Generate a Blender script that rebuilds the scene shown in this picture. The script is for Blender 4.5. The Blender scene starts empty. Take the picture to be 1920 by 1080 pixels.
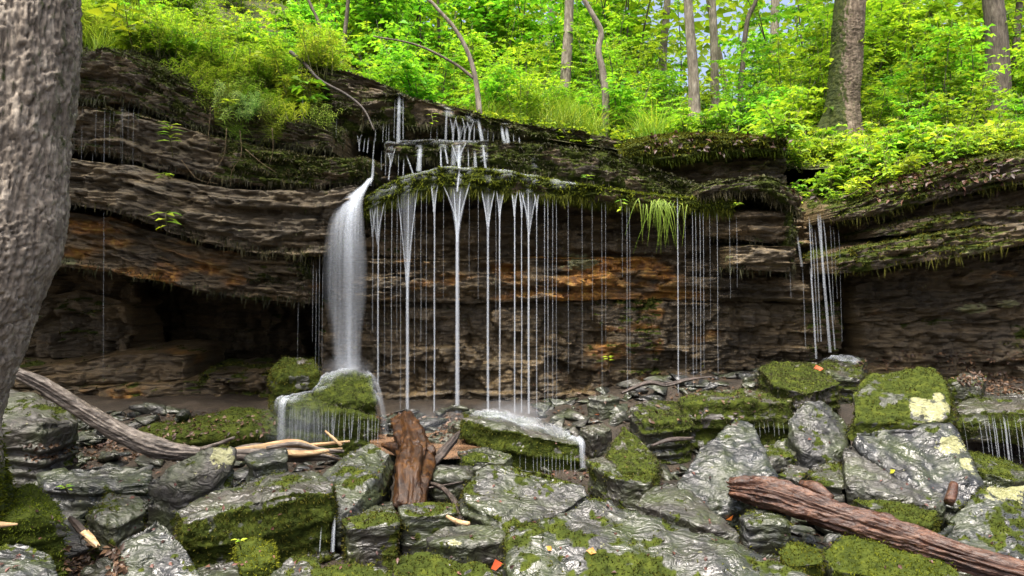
import bpy, bmesh, math, random
import numpy as np
from mathutils import Vector

# ------------------------------------------------------------------ camera, sky, sun, exposure
sc = bpy.context.scene
COL = sc.collection
FPX = 1387.0                      # focal length in pixels of the 1920 px wide photograph
CAMZ = 1.35
cam_d = bpy.data.cameras.new('camera')
cam_d.sensor_width = 36.0
cam_d.lens = 36.0 * FPX / 1920.0
cam_d.clip_start = 0.05
cam_d.clip_end = 2000.0
cam = bpy.data.objects.new('camera', cam_d)
cam.location = (0, 0, CAMZ)
cam.rotation_euler = (math.radians(90), 0, 0)
COL.objects.link(cam)
sc.camera = cam

SUN_EL, SUN_AZ = math.radians(71), math.radians(205)      # azimuth measured from +Y towards +X
world = bpy.data.worlds.new('World')
sc.world = world
world.use_nodes = True
wn = world.node_tree
wn.nodes.clear()
w_out = wn.nodes.new('ShaderNodeOutputWorld')
w_bg = wn.nodes.new('ShaderNodeBackground')
w_sky = wn.nodes.new('ShaderNodeTexSky')
w_sky.sky_type = 'NISHITA'
w_sky.sun_disc = False
w_sky.sun_elevation = SUN_EL
w_sky.sun_rotation = SUN_AZ
w_sky.air_density = 0.7
w_sky.dust_density = 8.0
w_sky.ozone_density = 0.0
w_bg.inputs['Strength'].default_value = 0.09
wn.links.new(w_sky.outputs[0], w_bg.inputs[0])
wn.links.new(w_bg.outputs[0], w_out.inputs[0])

sun_d = bpy.data.lights.new('sun', 'SUN')
sun_d.energy = 1.5
sun_d.angle = math.radians(22)
sun_d.color = (1.0, 0.97, 0.92)
sun = bpy.data.objects.new('sun', sun_d)
_dir = Vector((math.sin(SUN_AZ) * math.cos(SUN_EL), math.cos(SUN_AZ) * math.cos(SUN_EL), math.sin(SUN_EL)))
sun.rotation_euler = _dir.to_track_quat('Z', 'Y').to_euler()
sun.location = (0, 0, 30)
COL.objects.link(sun)

sc.view_settings.view_transform = 'Standard'
sc.view_settings.look = 'None'
sc.view_settings.exposure = 2.29
sc.view_settings.gamma = 1.0
sc.render.engine = 'CYCLES'
sc.cycles.max_bounces = 8
sc.cycles.diffuse_bounces = 4
sc.cycles.transparent_max_bounces = 24
sc.cycles.use_denoising = True

rng = np.random.default_rng(7)
random.seed(7)

# ------------------------------------------------------------------ numpy noise
_perm = np.random.default_rng(11).permutation(256)
_perm = np.concatenate([_perm, _perm, _perm])
_grad = np.random.default_rng(12).normal(size=(256, 3))
_grad /= np.linalg.norm(_grad, axis=1)[:, None]

def perlin(p):
    p = np.asarray(p, float)
    i = np.floor(p).astype(int)
    f = p - i
    i &= 255
    u = f * f * f * (f * (f * 6 - 15) + 10)
    out = np.zeros(len(p))
    for dx in (0, 1):
        wx = u[:, 0] if dx else 1 - u[:, 0]
        for dy in (0, 1):
            wy = u[:, 1] if dy else 1 - u[:, 1]
            for dz in (0, 1):
                wz = u[:, 2] if dz else 1 - u[:, 2]
                h = _perm[_perm[_perm[(i[:, 0] + dx) & 255] + ((i[:, 1] + dy) & 255)] + ((i[:, 2] + dz) & 255)]
                g = _grad[h]
                out += wx * wy * wz * (g[:, 0] * (f[:, 0] - dx) + g[:, 1] * (f[:, 1] - dy) + g[:, 2] * (f[:, 2] - dz))
    return out * 1.5

def fbm(p, octaves=4, gain=0.5):
    p = np.asarray(p, float)
    a, t, s = 1.0, 0.0, 0.0
    for k in range(octaves):
        s = s + a * perlin(p * (2.03 ** k) + k * 17.3)
        t += a
        a *= gain
    return s / t

def smooth(a, b, x):
    t = np.clip((x - a) / (b - a), 0, 1)
    return t * t * (3 - 2 * t)

def worley(p, seed=0, cell=False):
    """F1, F2 distance of a jittered grid (2-D); with cell, also a random number per cell."""
    p = np.asarray(p, float)
    i = np.floor(p).astype(int)
    f1 = np.full(len(p), 9.0)
    f2 = np.full(len(p), 9.0)
    ch = np.zeros(len(p))
    for dx in (-1, 0, 1):
        for dy in (-1, 0, 1):
            c = i + np.array([dx, dy])
            h = _perm[_perm[(c[:, 0] + seed) & 255] + (c[:, 1] & 255)]
            jx = (h * 37 % 256) / 256.0
            jy = (h * 91 % 256) / 256.0
            d = np.hypot(c[:, 0] + jx - p[:, 0], c[:, 1] + jy - p[:, 1])
            m = d < f1
            ch = np.where(m, (h * 53 % 251) / 251.0, ch)
            f2 = np.where(m, f1, np.minimum(f2, d))
            f1 = np.where(m, d, f1)
    return (f1, f2, ch) if cell else (f1, f2)

def P(px, py, Y):
    return np.array([(px - 960) / FPX * Y, Y, CAMZ - (py - 540) / FPX * Y])

# ------------------------------------------------------------------ mesh + object helpers
def mesh_from(name, verts, faces, mat=None, smooth_shade=True, attrs=None, uniform=True):
    """faces: (N,3) or (N,4) int array, or list of such arrays"""
    me = bpy.data.meshes.new(name)
    if not isinstance(faces, list):
        faces = [faces]
    faces = [np.asarray(f, np.int32) for f in faces if len(f)]
    verts = np.asarray(verts, np.float32)
    nl = sum(f.size for f in faces)
    nf = sum(len(f) for f in faces)
    me.vertices.add(len(verts))
    me.vertices.foreach_set('co', verts.ravel())
    me.loops.add(nl)
    me.loops.foreach_set('vertex_index', np.concatenate([f.ravel() for f in faces]).astype(np.int32))
    me.polygons.add(nf)
    tot = np.concatenate([np.full(len(f), f.shape[1], np.int32) for f in faces])
    st = np.concatenate([[0], np.cumsum(tot)[:-1]]).astype(np.int32)
    me.polygons.foreach_set('loop_start', st)
    me.polygons.foreach_set('loop_total', tot)
    if smooth_shade:
        me.polygons.foreach_set('use_smooth', np.ones(nf, bool))
    me.update(calc_edges=True)
    if attrs:
        for k, v in attrs.items():
            a = me.attributes.new(k, 'FLOAT', 'POINT')
            a.data.foreach_set('value', np.asarray(v, np.float32))
    if mat:
        me.materials.append(mat)
    return me

def link(name, me, parent=None, label=None, cat=None, group=None, kind=None, loc=None):
    o = bpy.data.objects.new(name, me)
    COL.objects.link(o)
    if parent is not None:
        o.parent = parent
    if loc is not None:
        o.location = loc
    if label:
        o['label'] = label
    if cat:
        o['category'] = cat
    if group:
        o['group'] = group
    if kind:
        o['kind'] = kind
    return o

def thing_mesh(name, verts, faces, mat, label, cat, group=None, attrs=None, smooth_shade=True, kind=None):
    """single-mesh thing whose origin sits at its base"""
    verts = np.asarray(verts, float)
    base = np.array([(verts[:, 0].min() + verts[:, 0].max()) / 2, (verts[:, 1].min() + verts[:, 1].max()) / 2, verts[:, 2].min()])
    me = mesh_from(name, verts - base, faces, mat, smooth_shade, attrs)
    return link(name, me, None, label, cat, group, kind, base)

def part(name, verts, faces, mat, parent, attrs=None, smooth_shade=True, kind=None, label=None):
    """part given in world coordinates under a parent that only carries a location"""
    off = np.zeros(3)
    p = parent
    while p is not None:
        off += np.array(p.location)
        p = p.parent
    me = mesh_from(name, np.asarray(verts, float) - off, faces, mat, smooth_shade, attrs)
    o = link(name, me, parent, kind=kind)
    if label:
        o['label'] = label
    return o

def empty(name, loc, label, cat, group=None, kind=None):
    o = link(name, None, None, label, cat, group, kind, tuple(loc))
    o.empty_display_size = 0.1
    return o

def copy_tree(src, loc, rotz=0.0, scale=1.0, label=None, group=None):
    r = src.copy()
    COL.objects.link(r)
    r.location = loc
    r.rotation_euler = (0, 0, rotz)
    r.scale = (scale, scale, scale)
    if label:
        r['label'] = label
    if group:
        r['group'] = group
    for ch in src.children:
        c = ch.copy()
        COL.objects.link(c)
        c.parent = r
        for g in ch.children:
            d = g.copy()
            COL.objects.link(d)
            d.parent = c
    return r

def grid_faces(nr, ncol, wrap=False):
    r = np.arange(nr - 1)[:, None]
    c = np.arange(ncol if wrap else ncol - 1)[None, :]
    c2 = (c + 1) % ncol
    a = r * ncol + c
    b = r * ncol + c2
    return np.stack([a, b, b + ncol, a + ncol], -1).reshape(-1, 4)

def normals_of(verts, faces):
    v = np.asarray(verts, float)
    n = np.zeros_like(v)
    for f in (faces if isinstance(faces, list) else [faces]):
        a, b, c = v[f[:, 0]], v[f[:, 1]], v[f[:, 2]]
        fn = np.cross(b - a, c - a)
        if f.shape[1] == 4:
            fn = fn + np.cross(c - a, v[f[:, 3]] - a)
        for k in range(f.shape[1]):
            np.add.at(n, f[:, k], fn)
    return n / (np.linalg.norm(n, axis=1)[:, None] + 1e-12)

def tube(path, radii, ns=10, cap=True, flat=1.0, rough=0.0, seed=0):
    """tapered tube along a path; returns verts, faces(list)"""
    path = np.asarray(path, float)
    radii = np.asarray(radii, float)
    n = len(path)
    t = np.gradient(path, axis=0)
    t /= np.linalg.norm(t, axis=1)[:, None] + 1e-12
    ref = np.array([0.0, 1.0, 0.0]) if abs(t[:, 1]).mean() < 0.8 else np.array([1.0, 0, 0])
    u = np.cross(t, ref)
    u /= np.linalg.norm(u, axis=1)[:, None] + 1e-12
    w = np.cross(u, t)
    th = np.linspace(0, 2 * math.pi, ns, endpoint=False)
    ring = u[:, None, :] * np.cos(th)[None, :, None] + w[:, None, :] * np.sin(th)[None, :, None] * flat
    v = path[:, None, :] + ring * radii[:, None, None]
    if rough:
        q = v.reshape(-1, 3)
        k = fbm(q * 3.0 / max(radii.mean() * 8, 0.05) + seed * 7.7, 3)
        v = v + ring * (radii[:, None] * rough * k.reshape(n, ns))[:, :, None]
    v = v.reshape(-1, 3)
    faces = [grid_faces(n, ns, True)]
    if cap:
        v = np.vstack([v, path[:1], path[-1:]])
        i0, i1 = len(v) - 2, len(v) - 1
        k = np.arange(ns)
        faces.append(np.concatenate([
            np.stack([np.full(ns, i0), (k + 1) % ns, k], -1),
            np.stack([np.full(ns, i1), (n - 1) * ns + k, (n - 1) * ns + (k + 1) % ns], -1)]))
    return v, faces

def spline(pts, n):
    """Catmull-Rom through points"""
    p = np.asarray(pts, float)
    p = np.vstack([2 * p[0] - p[1], p, 2 * p[-1] - p[-2]])
    m = len(p) - 3
    s = np.linspace(0, m - 1e-6, n)
    i = s.astype(int)
    t = (s - i)[:, None]
    a, b, c, d = p[i], p[i + 1], p[i + 2], p[i + 3]
    return 0.5 * (2 * b + (c - a) * t + (2 * a - 5 * b + 4 * c - d) * t ** 2 + (3 * b - a - 3 * c + d) * t ** 3)

def merge(parts):
    vs, fs, off = [], [], 0
    for v, f in parts:
        vs.append(v)
        for q in (f if isinstance(f, list) else [f]):
            fs.append(np.asarray(q) + off)
        off += len(v)
    tri = [f for f in fs if f.shape[1] == 3]
    quad = [f for f in fs if f.shape[1] == 4]
    out = []
    if tri:
        out.append(np.concatenate(tri))
    if quad:
        out.append(np.concatenate(quad))
    return np.vstack(vs), out

# ------------------------------------------------------------------ materials
def new_mat(name):
    m = bpy.data.materials.new(name)
    m.use_nodes = True
    nt = m.node_tree
    nt.nodes.clear()
    return m, nt

class NT:
    def __init__(self, name):
        self.m, self.t = new_mat(name)
        self.out = self.t.nodes.new('ShaderNodeOutputMaterial')
    def n(self, kind, **kw):
        x = self.t.nodes.new(kind)
        for k, v in kw.items():
            setattr(x, k, v)
        return x
    def l(self, a, b):
        self.t.links.new(a, b)
    def val(self, sock, v):
        if hasattr(v, 'links') or isinstance(v, bpy.types.NodeSocket):
            self.l(v, sock)
        else:
            sock.default_value = v
    def attr(self, name):
        return self.n('ShaderNodeAttribute', attribute_name=name).outputs['Fac']
    def pos(self, scale=(1, 1, 1)):
        g = self.n('ShaderNodeNewGeometry').outputs['Position']
        mp = self.n('ShaderNodeMapping')
        mp.inputs['Scale'].default_value = scale
        self.l(g, mp.inputs[0])
        return mp.outputs[0]
    def noise(self, vec, scale, detail=4, rough=0.55, dist=0.0):
        x = self.n('ShaderNodeTexNoise')
        self.l(vec, x.inputs['Vector'])
        x.inputs['Scale'].default_value = scale
        x.inputs['Detail'].default_value = detail
        x.inputs['Roughness'].default_value = rough
        x.inputs['Distortion'].default_value = dist
        return x.outputs[0]
    def ramp(self, fac, stops):
        x = self.n('ShaderNodeValToRGB')
        self.l(fac, x.inputs[0])
        e = x.color_ramp.elements
        while len(e) < len(stops):
            e.new(0.5)
        for k, (p, c) in enumerate(stops):
            e[k].position = p
            e[k].color = (c, c, c, 1) if not hasattr(c, '__len__') else (*c, 1)
        return x.outputs[0]
    def mix(self, fac, a, b, mode='MIX'):
        x = self.n('ShaderNodeMix', data_type='RGBA', blend_type=mode)
        self.val(x.inputs[0], fac)
        for s, v in ((x.inputs[6], a), (x.inputs[7], b)):
            if isinstance(v, bpy.types.NodeSocket):
                self.l(v, s)
            else:
                s.default_value = (*v, 1)
        return x.outputs[2]
    def math(self, op, a, b=0.0):
        x = self.n('ShaderNodeMath', operation=op)
        self.val(x.inputs[0], a)
        self.val(x.inputs[1], b)
        return x.outputs[0]
    def bump(self, h, strength, dist, normal=None):
        x = self.n('ShaderNodeBump')
        x.inputs['Strength'].default_value = strength
        x.inputs['Distance'].default_value = dist
        self.l(h, x.inputs['Height'])
        if normal is not None:
            self.l(normal, x.inputs['Normal'])
        return x.outputs[0]
    def principled(self, color, rough, normal=None, spec=0.5, coat=0.0):
        b = self.n('ShaderNodeBsdfPrincipled')
        if isinstance(color, bpy.types.NodeSocket):
            self.l(color, b.inputs['Base Color'])
        else:
            b.inputs['Base Color'].default_value = (*color, 1)
        self.val(b.inputs['Roughness'], rough)
        self.val(b.inputs['Specular IOR Level'], spec)
        b.inputs['Coat Weight'].default_value = coat
        if normal is not None:
            self.l(normal, b.inputs['Normal'])
        return b
    def done(self, shader):
        self.l(shader.outputs[0] if hasattr(shader, 'outputs') else shader, self.out.inputs['Surface'])
        return self.m

MOSS_STOPS = [(0.25, (0.014, 0.02, 0.004)), (0.5, (0.033, 0.045, 0.007)), (0.75, (0.066, 0.08, 0.011))]

def rock_material(name, strata):
    N = NT(name)
    pw = N.pos()
    big = N.noise(pw, 1.3, 3)
    mid = N.noise(pw, 7, 5, 0.6)
    fine = N.noise(pw, 38, 6, 0.65)
    ps = N.pos((1.6, 1.6, 34.0)) if strata else N.pos((9, 7, 9))
    streak = N.noise(ps, 1.0, 6, 0.65, 0.6)
    if strata:
        G = [(0.3, (0.06, 0.049, 0.030)), (0.55, (0.13, 0.107, 0.067)), (0.75, (0.24, 0.20, 0.135))]
    else:
        G = [(0.3, (0.009, 0.0105, 0.011)), (0.55, (0.024, 0.027, 0.028)), (0.75, (0.064, 0.07, 0.073))]
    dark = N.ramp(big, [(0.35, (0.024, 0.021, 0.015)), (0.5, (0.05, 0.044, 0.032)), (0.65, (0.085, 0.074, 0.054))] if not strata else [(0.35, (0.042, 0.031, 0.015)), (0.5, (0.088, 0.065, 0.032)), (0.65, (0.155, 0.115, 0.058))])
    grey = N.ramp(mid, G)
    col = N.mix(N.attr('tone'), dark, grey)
    col = N.mix(0.6, col, N.ramp(streak, [(0.3, 0.35), (0.5, 0.8), (0.72, 1.2)]), 'MULTIPLY')
    vo = N.n('ShaderNodeTexVoronoi')
    N.l(N.pos((2.2, 2.2, 11.0)) if strata else N.pos((3, 3, 3)), vo.inputs['Vector'])
    vo.inputs['Scale'].default_value = 1.0
    sepv = N.n('ShaderNodeSeparateColor'); N.l(vo.outputs['Color'], sepv.inputs[0])
    col = N.mix(0.55 if strata else 0.25, col, N.ramp(sepv.outputs[0], [(0.0, (0.62, 0.6, 0.58)), (0.5, (1.0, 0.95, 0.86)), (1.0, (1.5, 1.32, 1.05))] if strata else [(0.0, (0.6, 0.62, 0.65)), (0.5, (0.92, 0.96, 1.0)), (1.0, (1.2, 1.25, 1.3))]), 'MULTIPLY')
    col = N.mix(0.6, col, N.ramp(fine, [(0.3, 0.45), (0.5, 0.85), (0.7, 1.3)]), 'MULTIPLY')
    if not strata:
        alg = N.ramp(N.noise(pw, 3.3, 5, 0.65), [(0.42, 0.0), (0.64, 0.85)])
        col = N.mix(alg, col, (0.035, 0.045, 0.016))
    rustc = N.ramp(N.noise(pw, 9, 4), [(0.3, (0.10, 0.035, 0.01)), (0.5, (0.30, 0.13, 0.02)), (0.7, (0.45, 0.27, 0.05))])
    col = N.mix(N.attr('rust'), col, rustc)
    lich = N.attr('lichen')
    licm = N.ramp(N.math('ADD', lich, N.math('MULTIPLY', N.math('SUBTRACT', N.noise(pw, 16, 6, 0.65), 0.5), 3.0)), [(0.5, 0.0), (0.6, 1.0)])
    col = N.mix(licm, col, N.ramp(fine, [(0.3, (0.10, 0.105, 0.04)), (0.6, (0.22, 0.22, 0.105))]))
    moss = N.attr('moss')
    mm = N.ramp(N.math('ADD', moss, N.math('MULTIPLY', N.math('SUBTRACT', fine, 0.5), 0.8)), [(0.35, 0.0), (0.6, 1.0)])
    mossc = N.ramp(N.noise(pw, 14, 5), MOSS_STOPS)
    col = N.mix(mm, col, mossc)
    wetn = N.ramp(N.noise(pw, 4, 4), [(0.35, 0.2), (0.65, 0.5)])
    wet = N.math('MULTIPLY', N.attr('wet'), 1.0)
    rr = N.n('ShaderNodeMix', data_type='FLOAT')
    N.l(wet, rr.inputs[0]); rr.inputs[2].default_value = 0.75; N.l(wetn, rr.inputs[3])
    r2 = N.n('ShaderNodeMix', data_type='FLOAT')
    N.l(mm, r2.inputs[0]); N.l(rr.outputs[0], r2.inputs[2]); r2.inputs[3].default_value = 0.9
    if strata:
        b1 = N.bump(streak, 1.0, 0.05)
    else:
        rp = N.noise(N.pos((1.0, 2.4, 1.6)), 6, 4, 0.5, 1.4)
        b1 = N.bump(rp, 0.8, 0.05)
    b2 = N.bump(N.noise(pw, 55, 6, 0.7), 0.7 if strata else 0.15, 0.012, b1)
    spec = N.math('SUBTRACT', 0.4 if strata else 0.62, N.math('MULTIPLY', mm, 0.3 if strata else 0.54))
    return N.done(N.principled(col, r2.outputs[0], b2, spec))

M_CLIFF = rock_material('strata_rock', True)
M_ROCK = rock_material('wet_boulder_rock', False)

def leaf_material(name, stops, trans=0.5, tcol=1.3, gloss=0.25, rough=0.45):
    N = NT(name)
    c = N.ramp(N.attr('rnd'), stops)
    info = N.n('ShaderNodeObjectInfo').outputs['Random']
    hv = N.n('ShaderNodeHueSaturation')
    N.l(c, hv.inputs['Color'])
    N.l(N.math('ADD', 0.7, N.math('MULTIPLY', info, 0.65)), hv.inputs['Value'])
    N.l(N.math('ADD', 0.46, N.math('MULTIPLY', N.math('FRACT', N.math('MULTIPLY', info, 7.3)), 0.05)), hv.inputs['Hue'])
    c = hv.outputs[0]
    b = N.principled(c, rough, None, gloss)
    t = N.n('ShaderNodeBsdfTranslucent')
    tc = N.mix(1.0, c, (tcol, tcol * 0.95, tcol * 0.5), 'MULTIPLY')
    N.l(tc, t.inputs[0])
    mx = N.n('ShaderNodeMixShader')
    mx.inputs[0].default_value = trans
    N.l(b.outputs[0], mx.inputs[1]); N.l(t.outputs[0], mx.inputs[2])
    return N.done(mx)

M_LEAF = leaf_material('woodland_leaf', [(0.0, (0.06, 0.19, 0.014)), (0.5, (0.13, 0.34, 0.022)), (1.0, (0.26, 0.48, 0.035))])
M_FARLEAF = leaf_material('backlight_tinted_far_leaf', [(0.0, (0.09, 0.25, 0.02)), (0.5, (0.17, 0.38, 0.03)), (1.0, (0.28, 0.48, 0.04))], 0.55)  # lighter copy of the leaf colours, with backlight put into them
M_LEAF2 = leaf_material('ground_plant_leaf', [(0.0, (0.07, 0.18, 0.018)), (0.6, (0.15, 0.32, 0.025)), (1.0, (0.27, 0.43, 0.03))], 0.4)
M_GRASS = leaf_material('grass_blade', [(0.0, (0.08, 0.18, 0.015)), (0.6, (0.17, 0.32, 0.03)), (1.0, (0.32, 0.44, 0.08))], 0.4)
M_MOSS = leaf_material('moss_tuft', [(0.0, (0.011, 0.017, 0.004)), (0.55, (0.042, 0.051, 0.008)), (1.0, (0.12, 0.132, 0.012))], 0.25, 1.2, 0.1, 0.8)
M_MOSSB = leaf_material('bright_moss_tuft', [(0.0, (0.018, 0.032, 0.005)), (0.5, (0.062, 0.09, 0.008)), (1.0, (0.16, 0.20, 0.013))], 0.3, 1.2, 0.1, 0.8)
M_MOSSD = leaf_material('damp_brown_moss', [(0.0, (0.015, 0.015, 0.007)), (0.55, (0.035, 0.036, 0.012)), (1.0, (0.08, 0.082, 0.02))], 0.2, 1.1, 0.2, 0.6)
M_LITTER = leaf_material('dead_leaf', [(0.0, (0.022, 0.012, 0.007)), (0.6, (0.062, 0.034, 0.018)), (1.0, (0.15, 0.09, 0.05))], 0.12, 1.0, 0.3, 0.45)

def soil_material(name, a, b, c, rough=0.8):
    N = NT(name)
    pw = N.pos()
    col = N.ramp(N.noise(pw, 3, 6, 0.6), [(0.3, a), (0.5, b), (0.7, c)])
    fine = N.noise(pw, 45, 6, 0.7)
    col = N.mix(0.7, col, N.ramp(fine, [(0.3, 0.35), (0.5, 0.85), (0.7, 1.4)]), 'MULTIPLY')
    return N.done(N.principled(col, rough, N.bump(fine, 0.9, 0.03), 0.4))

M_BED = soil_material('stream_bed_soil', (0.016, 0.013, 0.009), (0.034, 0.026, 0.017), (0.06, 0.044, 0.028), 0.45)
M_FOREST = soil_material('forest_soil', (0.03, 0.04, 0.012), (0.06, 0.075, 0.02), (0.12, 0.08, 0.04), 0.9)
# ------------------------------------------------------------------ terrain
def floor_z(x, y):
    x = np.asarray(x, float); y = np.asarray(y, float)
    z = (y - 8.5) * 0.065
    z = np.where(y > 8.5, 0.0, z)
    z = z - 0.27 * smooth(8.4, 7.0, y)
    # unseen banks added behind the camera and to both sides to cut low skylight
    z = z + 2.5 * smooth(-4, -22.0, y) + 5.0 * smooth(8.5, 16.0, np.abs(x)) + 6.0 * smooth(16, 60, np.abs(x))
    z = z + smooth(7.4, 8.5, y) * 0.30 * smooth(0.3, 2.2, x)
    z = z - 0.22 * smooth(4.1, 4.4, x) * smooth(8.05, 7.75, y) * smooth(6.2, 7.2, y)
    z = z - 0.10 * np.exp(-((x + 1.0) / 0.45) ** 2 - ((y - 4.65) / 0.4) ** 2)
    z = z - 0.06 * np.exp(-((x - 0.95) / 0.6) ** 2 - ((y - 5.5) / 0.3) ** 2)
    q = np.stack([x.ravel(), y.ravel(), np.zeros(x.size)], -1)
    n = fbm(q * 1.7, 4).reshape(x.shape) * 0.07 + fbm(q * 9, 3).reshape(x.shape) * 0.02
    return z + n

EDGE_X = np.array([-30, -9, -6.0, -4.6, -2.8, -1.4, 0.3, 1.4, 2.6, 3.8, 6.6, 30])
EDGE_Z = np.array([5.0, 4.7, 4.40, 4.15, 3.95, 3.65, 3.38, 3.2, 3.1, 2.95, 3.0, 3.3])
def forest_z(x, y):
    x = np.asarray(x, float); y = np.asarray(y, float)
    z = np.interp(x, EDGE_X, EDGE_Z)
    slope = np.interp(x, [-8, -4.5, -2, 1, 6], [0.62, 0.55, 0.20, 0.30, 0.33])
    d = y - 9.9
    up = slope * np.minimum(np.maximum(d, 0), 5.5) + 0.10 * np.maximum(d - 5.5, 0) * smooth(70, 30, y)
    z = z + np.where(d > 0, up, d * 0.25)
    q = np.stack([x.ravel(), y.ravel(), np.zeros(x.size)], -1)
    return z + fbm(q * 0.9, 3).reshape(x.shape) * 0.12 * smooth(9.2, 11, y) + fbm(q * 7, 2).reshape(x.shape) * 0.03

def sheet(name, xs, ys, zf, mat):
    X, Y = np.meshgrid(xs, ys)
    v = np.stack([X, Y, zf(X, Y)], -1).reshape(-1, 3)
    me = mesh_from(name, v, grid_faces(len(ys), len(xs)), mat)
    return link(name, me, kind='structure')

xs = np.unique(np.concatenate([np.linspace(-90, -7, 40), np.arange(-7, 7.01, 0.055), np.linspace(7, 90, 40)]))
ys = np.unique(np.concatenate([np.linspace(-90, 3, 30), np.arange(3, 9.6, 0.055), np.linspace(9.6, 12, 14)]))
stream_bed = sheet('stream_bed', xs, ys, floor_z, M_BED)
xs = np.unique(np.concatenate([np.linspace(-140, -9, 50), np.arange(-9, 9.01, 0.12), np.linspace(9, 140, 50)]))
ys = np.unique(np.concatenate([np.arange(9.75, 17, 0.12), np.linspace(17, 40, 60), np.linspace(40, 220, 40)]))
forest_floor = sheet('forest_floor', xs, ys, forest_z, M_FOREST)

# ------------------------------------------------------------------ cliff of layered rock
bx = np.arange(-16, 16.01, 0.12)
bz = np.arange(-0.6, 5.2, 0.1)
BX, BZ = np.meshgrid(bx, bz)
back_top = np.interp(BX, EDGE_X, EDGE_Z) - 0.25
by = 10.9 + 1.4 * smooth(-2.0, -2.6, BX) + fbm(np.stack([BX.ravel(), BX.ravel() * 0, BZ.ravel() * 3], -1) * 0.8, 3).reshape(BX.shape) * 0.3
cv = np.stack([BX, by, np.minimum(BZ, back_top)], -1).reshape(-1, 3)
_z = np.zeros(len(cv))
cliff = link('cliff', mesh_from('cliff', cv, grid_faces(len(bz), len(bx)), M_CLIFF, True,
             dict(tone=_z + 0.1, rust=_z, lichen=_z, moss=_z, wet=_z + 0.5)), kind='structure')
cliff['label'] = 'layered sandstone cliff with overhanging ledges and a dark hollow'

SURF = {}          # surfaces kept for the water films that run over them

def tufts(pts, nrm, n, size, droop, rs):
    """n moss tufts at random on the given points; each is 2 thin pointed blades"""
    k = rs.integers(0, len(pts), n)
    p = pts[k] + rs.normal(size=(n, 3)) * 0.012
    nn = nrm[k]
    vs, fs, rn = [], [], []
    for b in range(2):
        d = nn * 0.9 + rs.normal(size=(n, 3)) * 0.75
        d[:, 2] -= droop * rs.random(n)
        d /= np.linalg.norm(d, axis=1)[:, None]
        side = np.cross(d, rs.normal(size=(n, 3)))
        side /= np.linalg.norm(side, axis=1)[:, None] + 1e-9
        L = size * (0.5 + rs.random(n))[:, None]
        W = L * 0.3
        tip = p + d * L
        tip[:, 2] -= droop * 0.4 * L[:, 0]
        vs.append(np.stack([p - side * W - nn * 0.006, p + side * W - nn * 0.006, tip], 1))
    v = np.concatenate(vs).reshape(-1, 3)
    f = np.arange(len(v)).reshape(-1, 3)
    r = np.repeat(rs.random(len(f)), 3) * 0.8
    r[2::3] += 0.2
    return v, f, r

def add_moss(parent, v, faces, mask, density, size, droop, mat, seed, limit=60000, name='moss'):
    nrm = normals_of(v, faces)
    area = np.zeros(len(v))
    for f in (faces if isinstance(faces, list) else [faces]):
        a = np.linalg.norm(np.cross(v[f[:, 1]] - v[f[:, 0]], v[f[:, 2]] - v[f[:, 0]]), axis=1) * (0.5 if f.shape[1] == 3 else 1.0)
        for k in range(f.shape[1]):
            np.add.at(area, f[:, k], a / f.shape[1])
    w = np.clip(mask, 0, 1) * area
    tot = w.sum()
    n = int(min(limit, tot * density))
    if n < 20:
        return None
    n = int(n * 0.65)
    rs = np.random.default_rng(seed)
    idx = rs.choice(len(v), size=n, p=w / tot)
    tv, tf, tr = tufts(v[idx], nrm[idx], n, size, droop, rs)
    return part(name, tv, tf, mat, parent, dict(rnd=tr), False, 'stuff')

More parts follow.
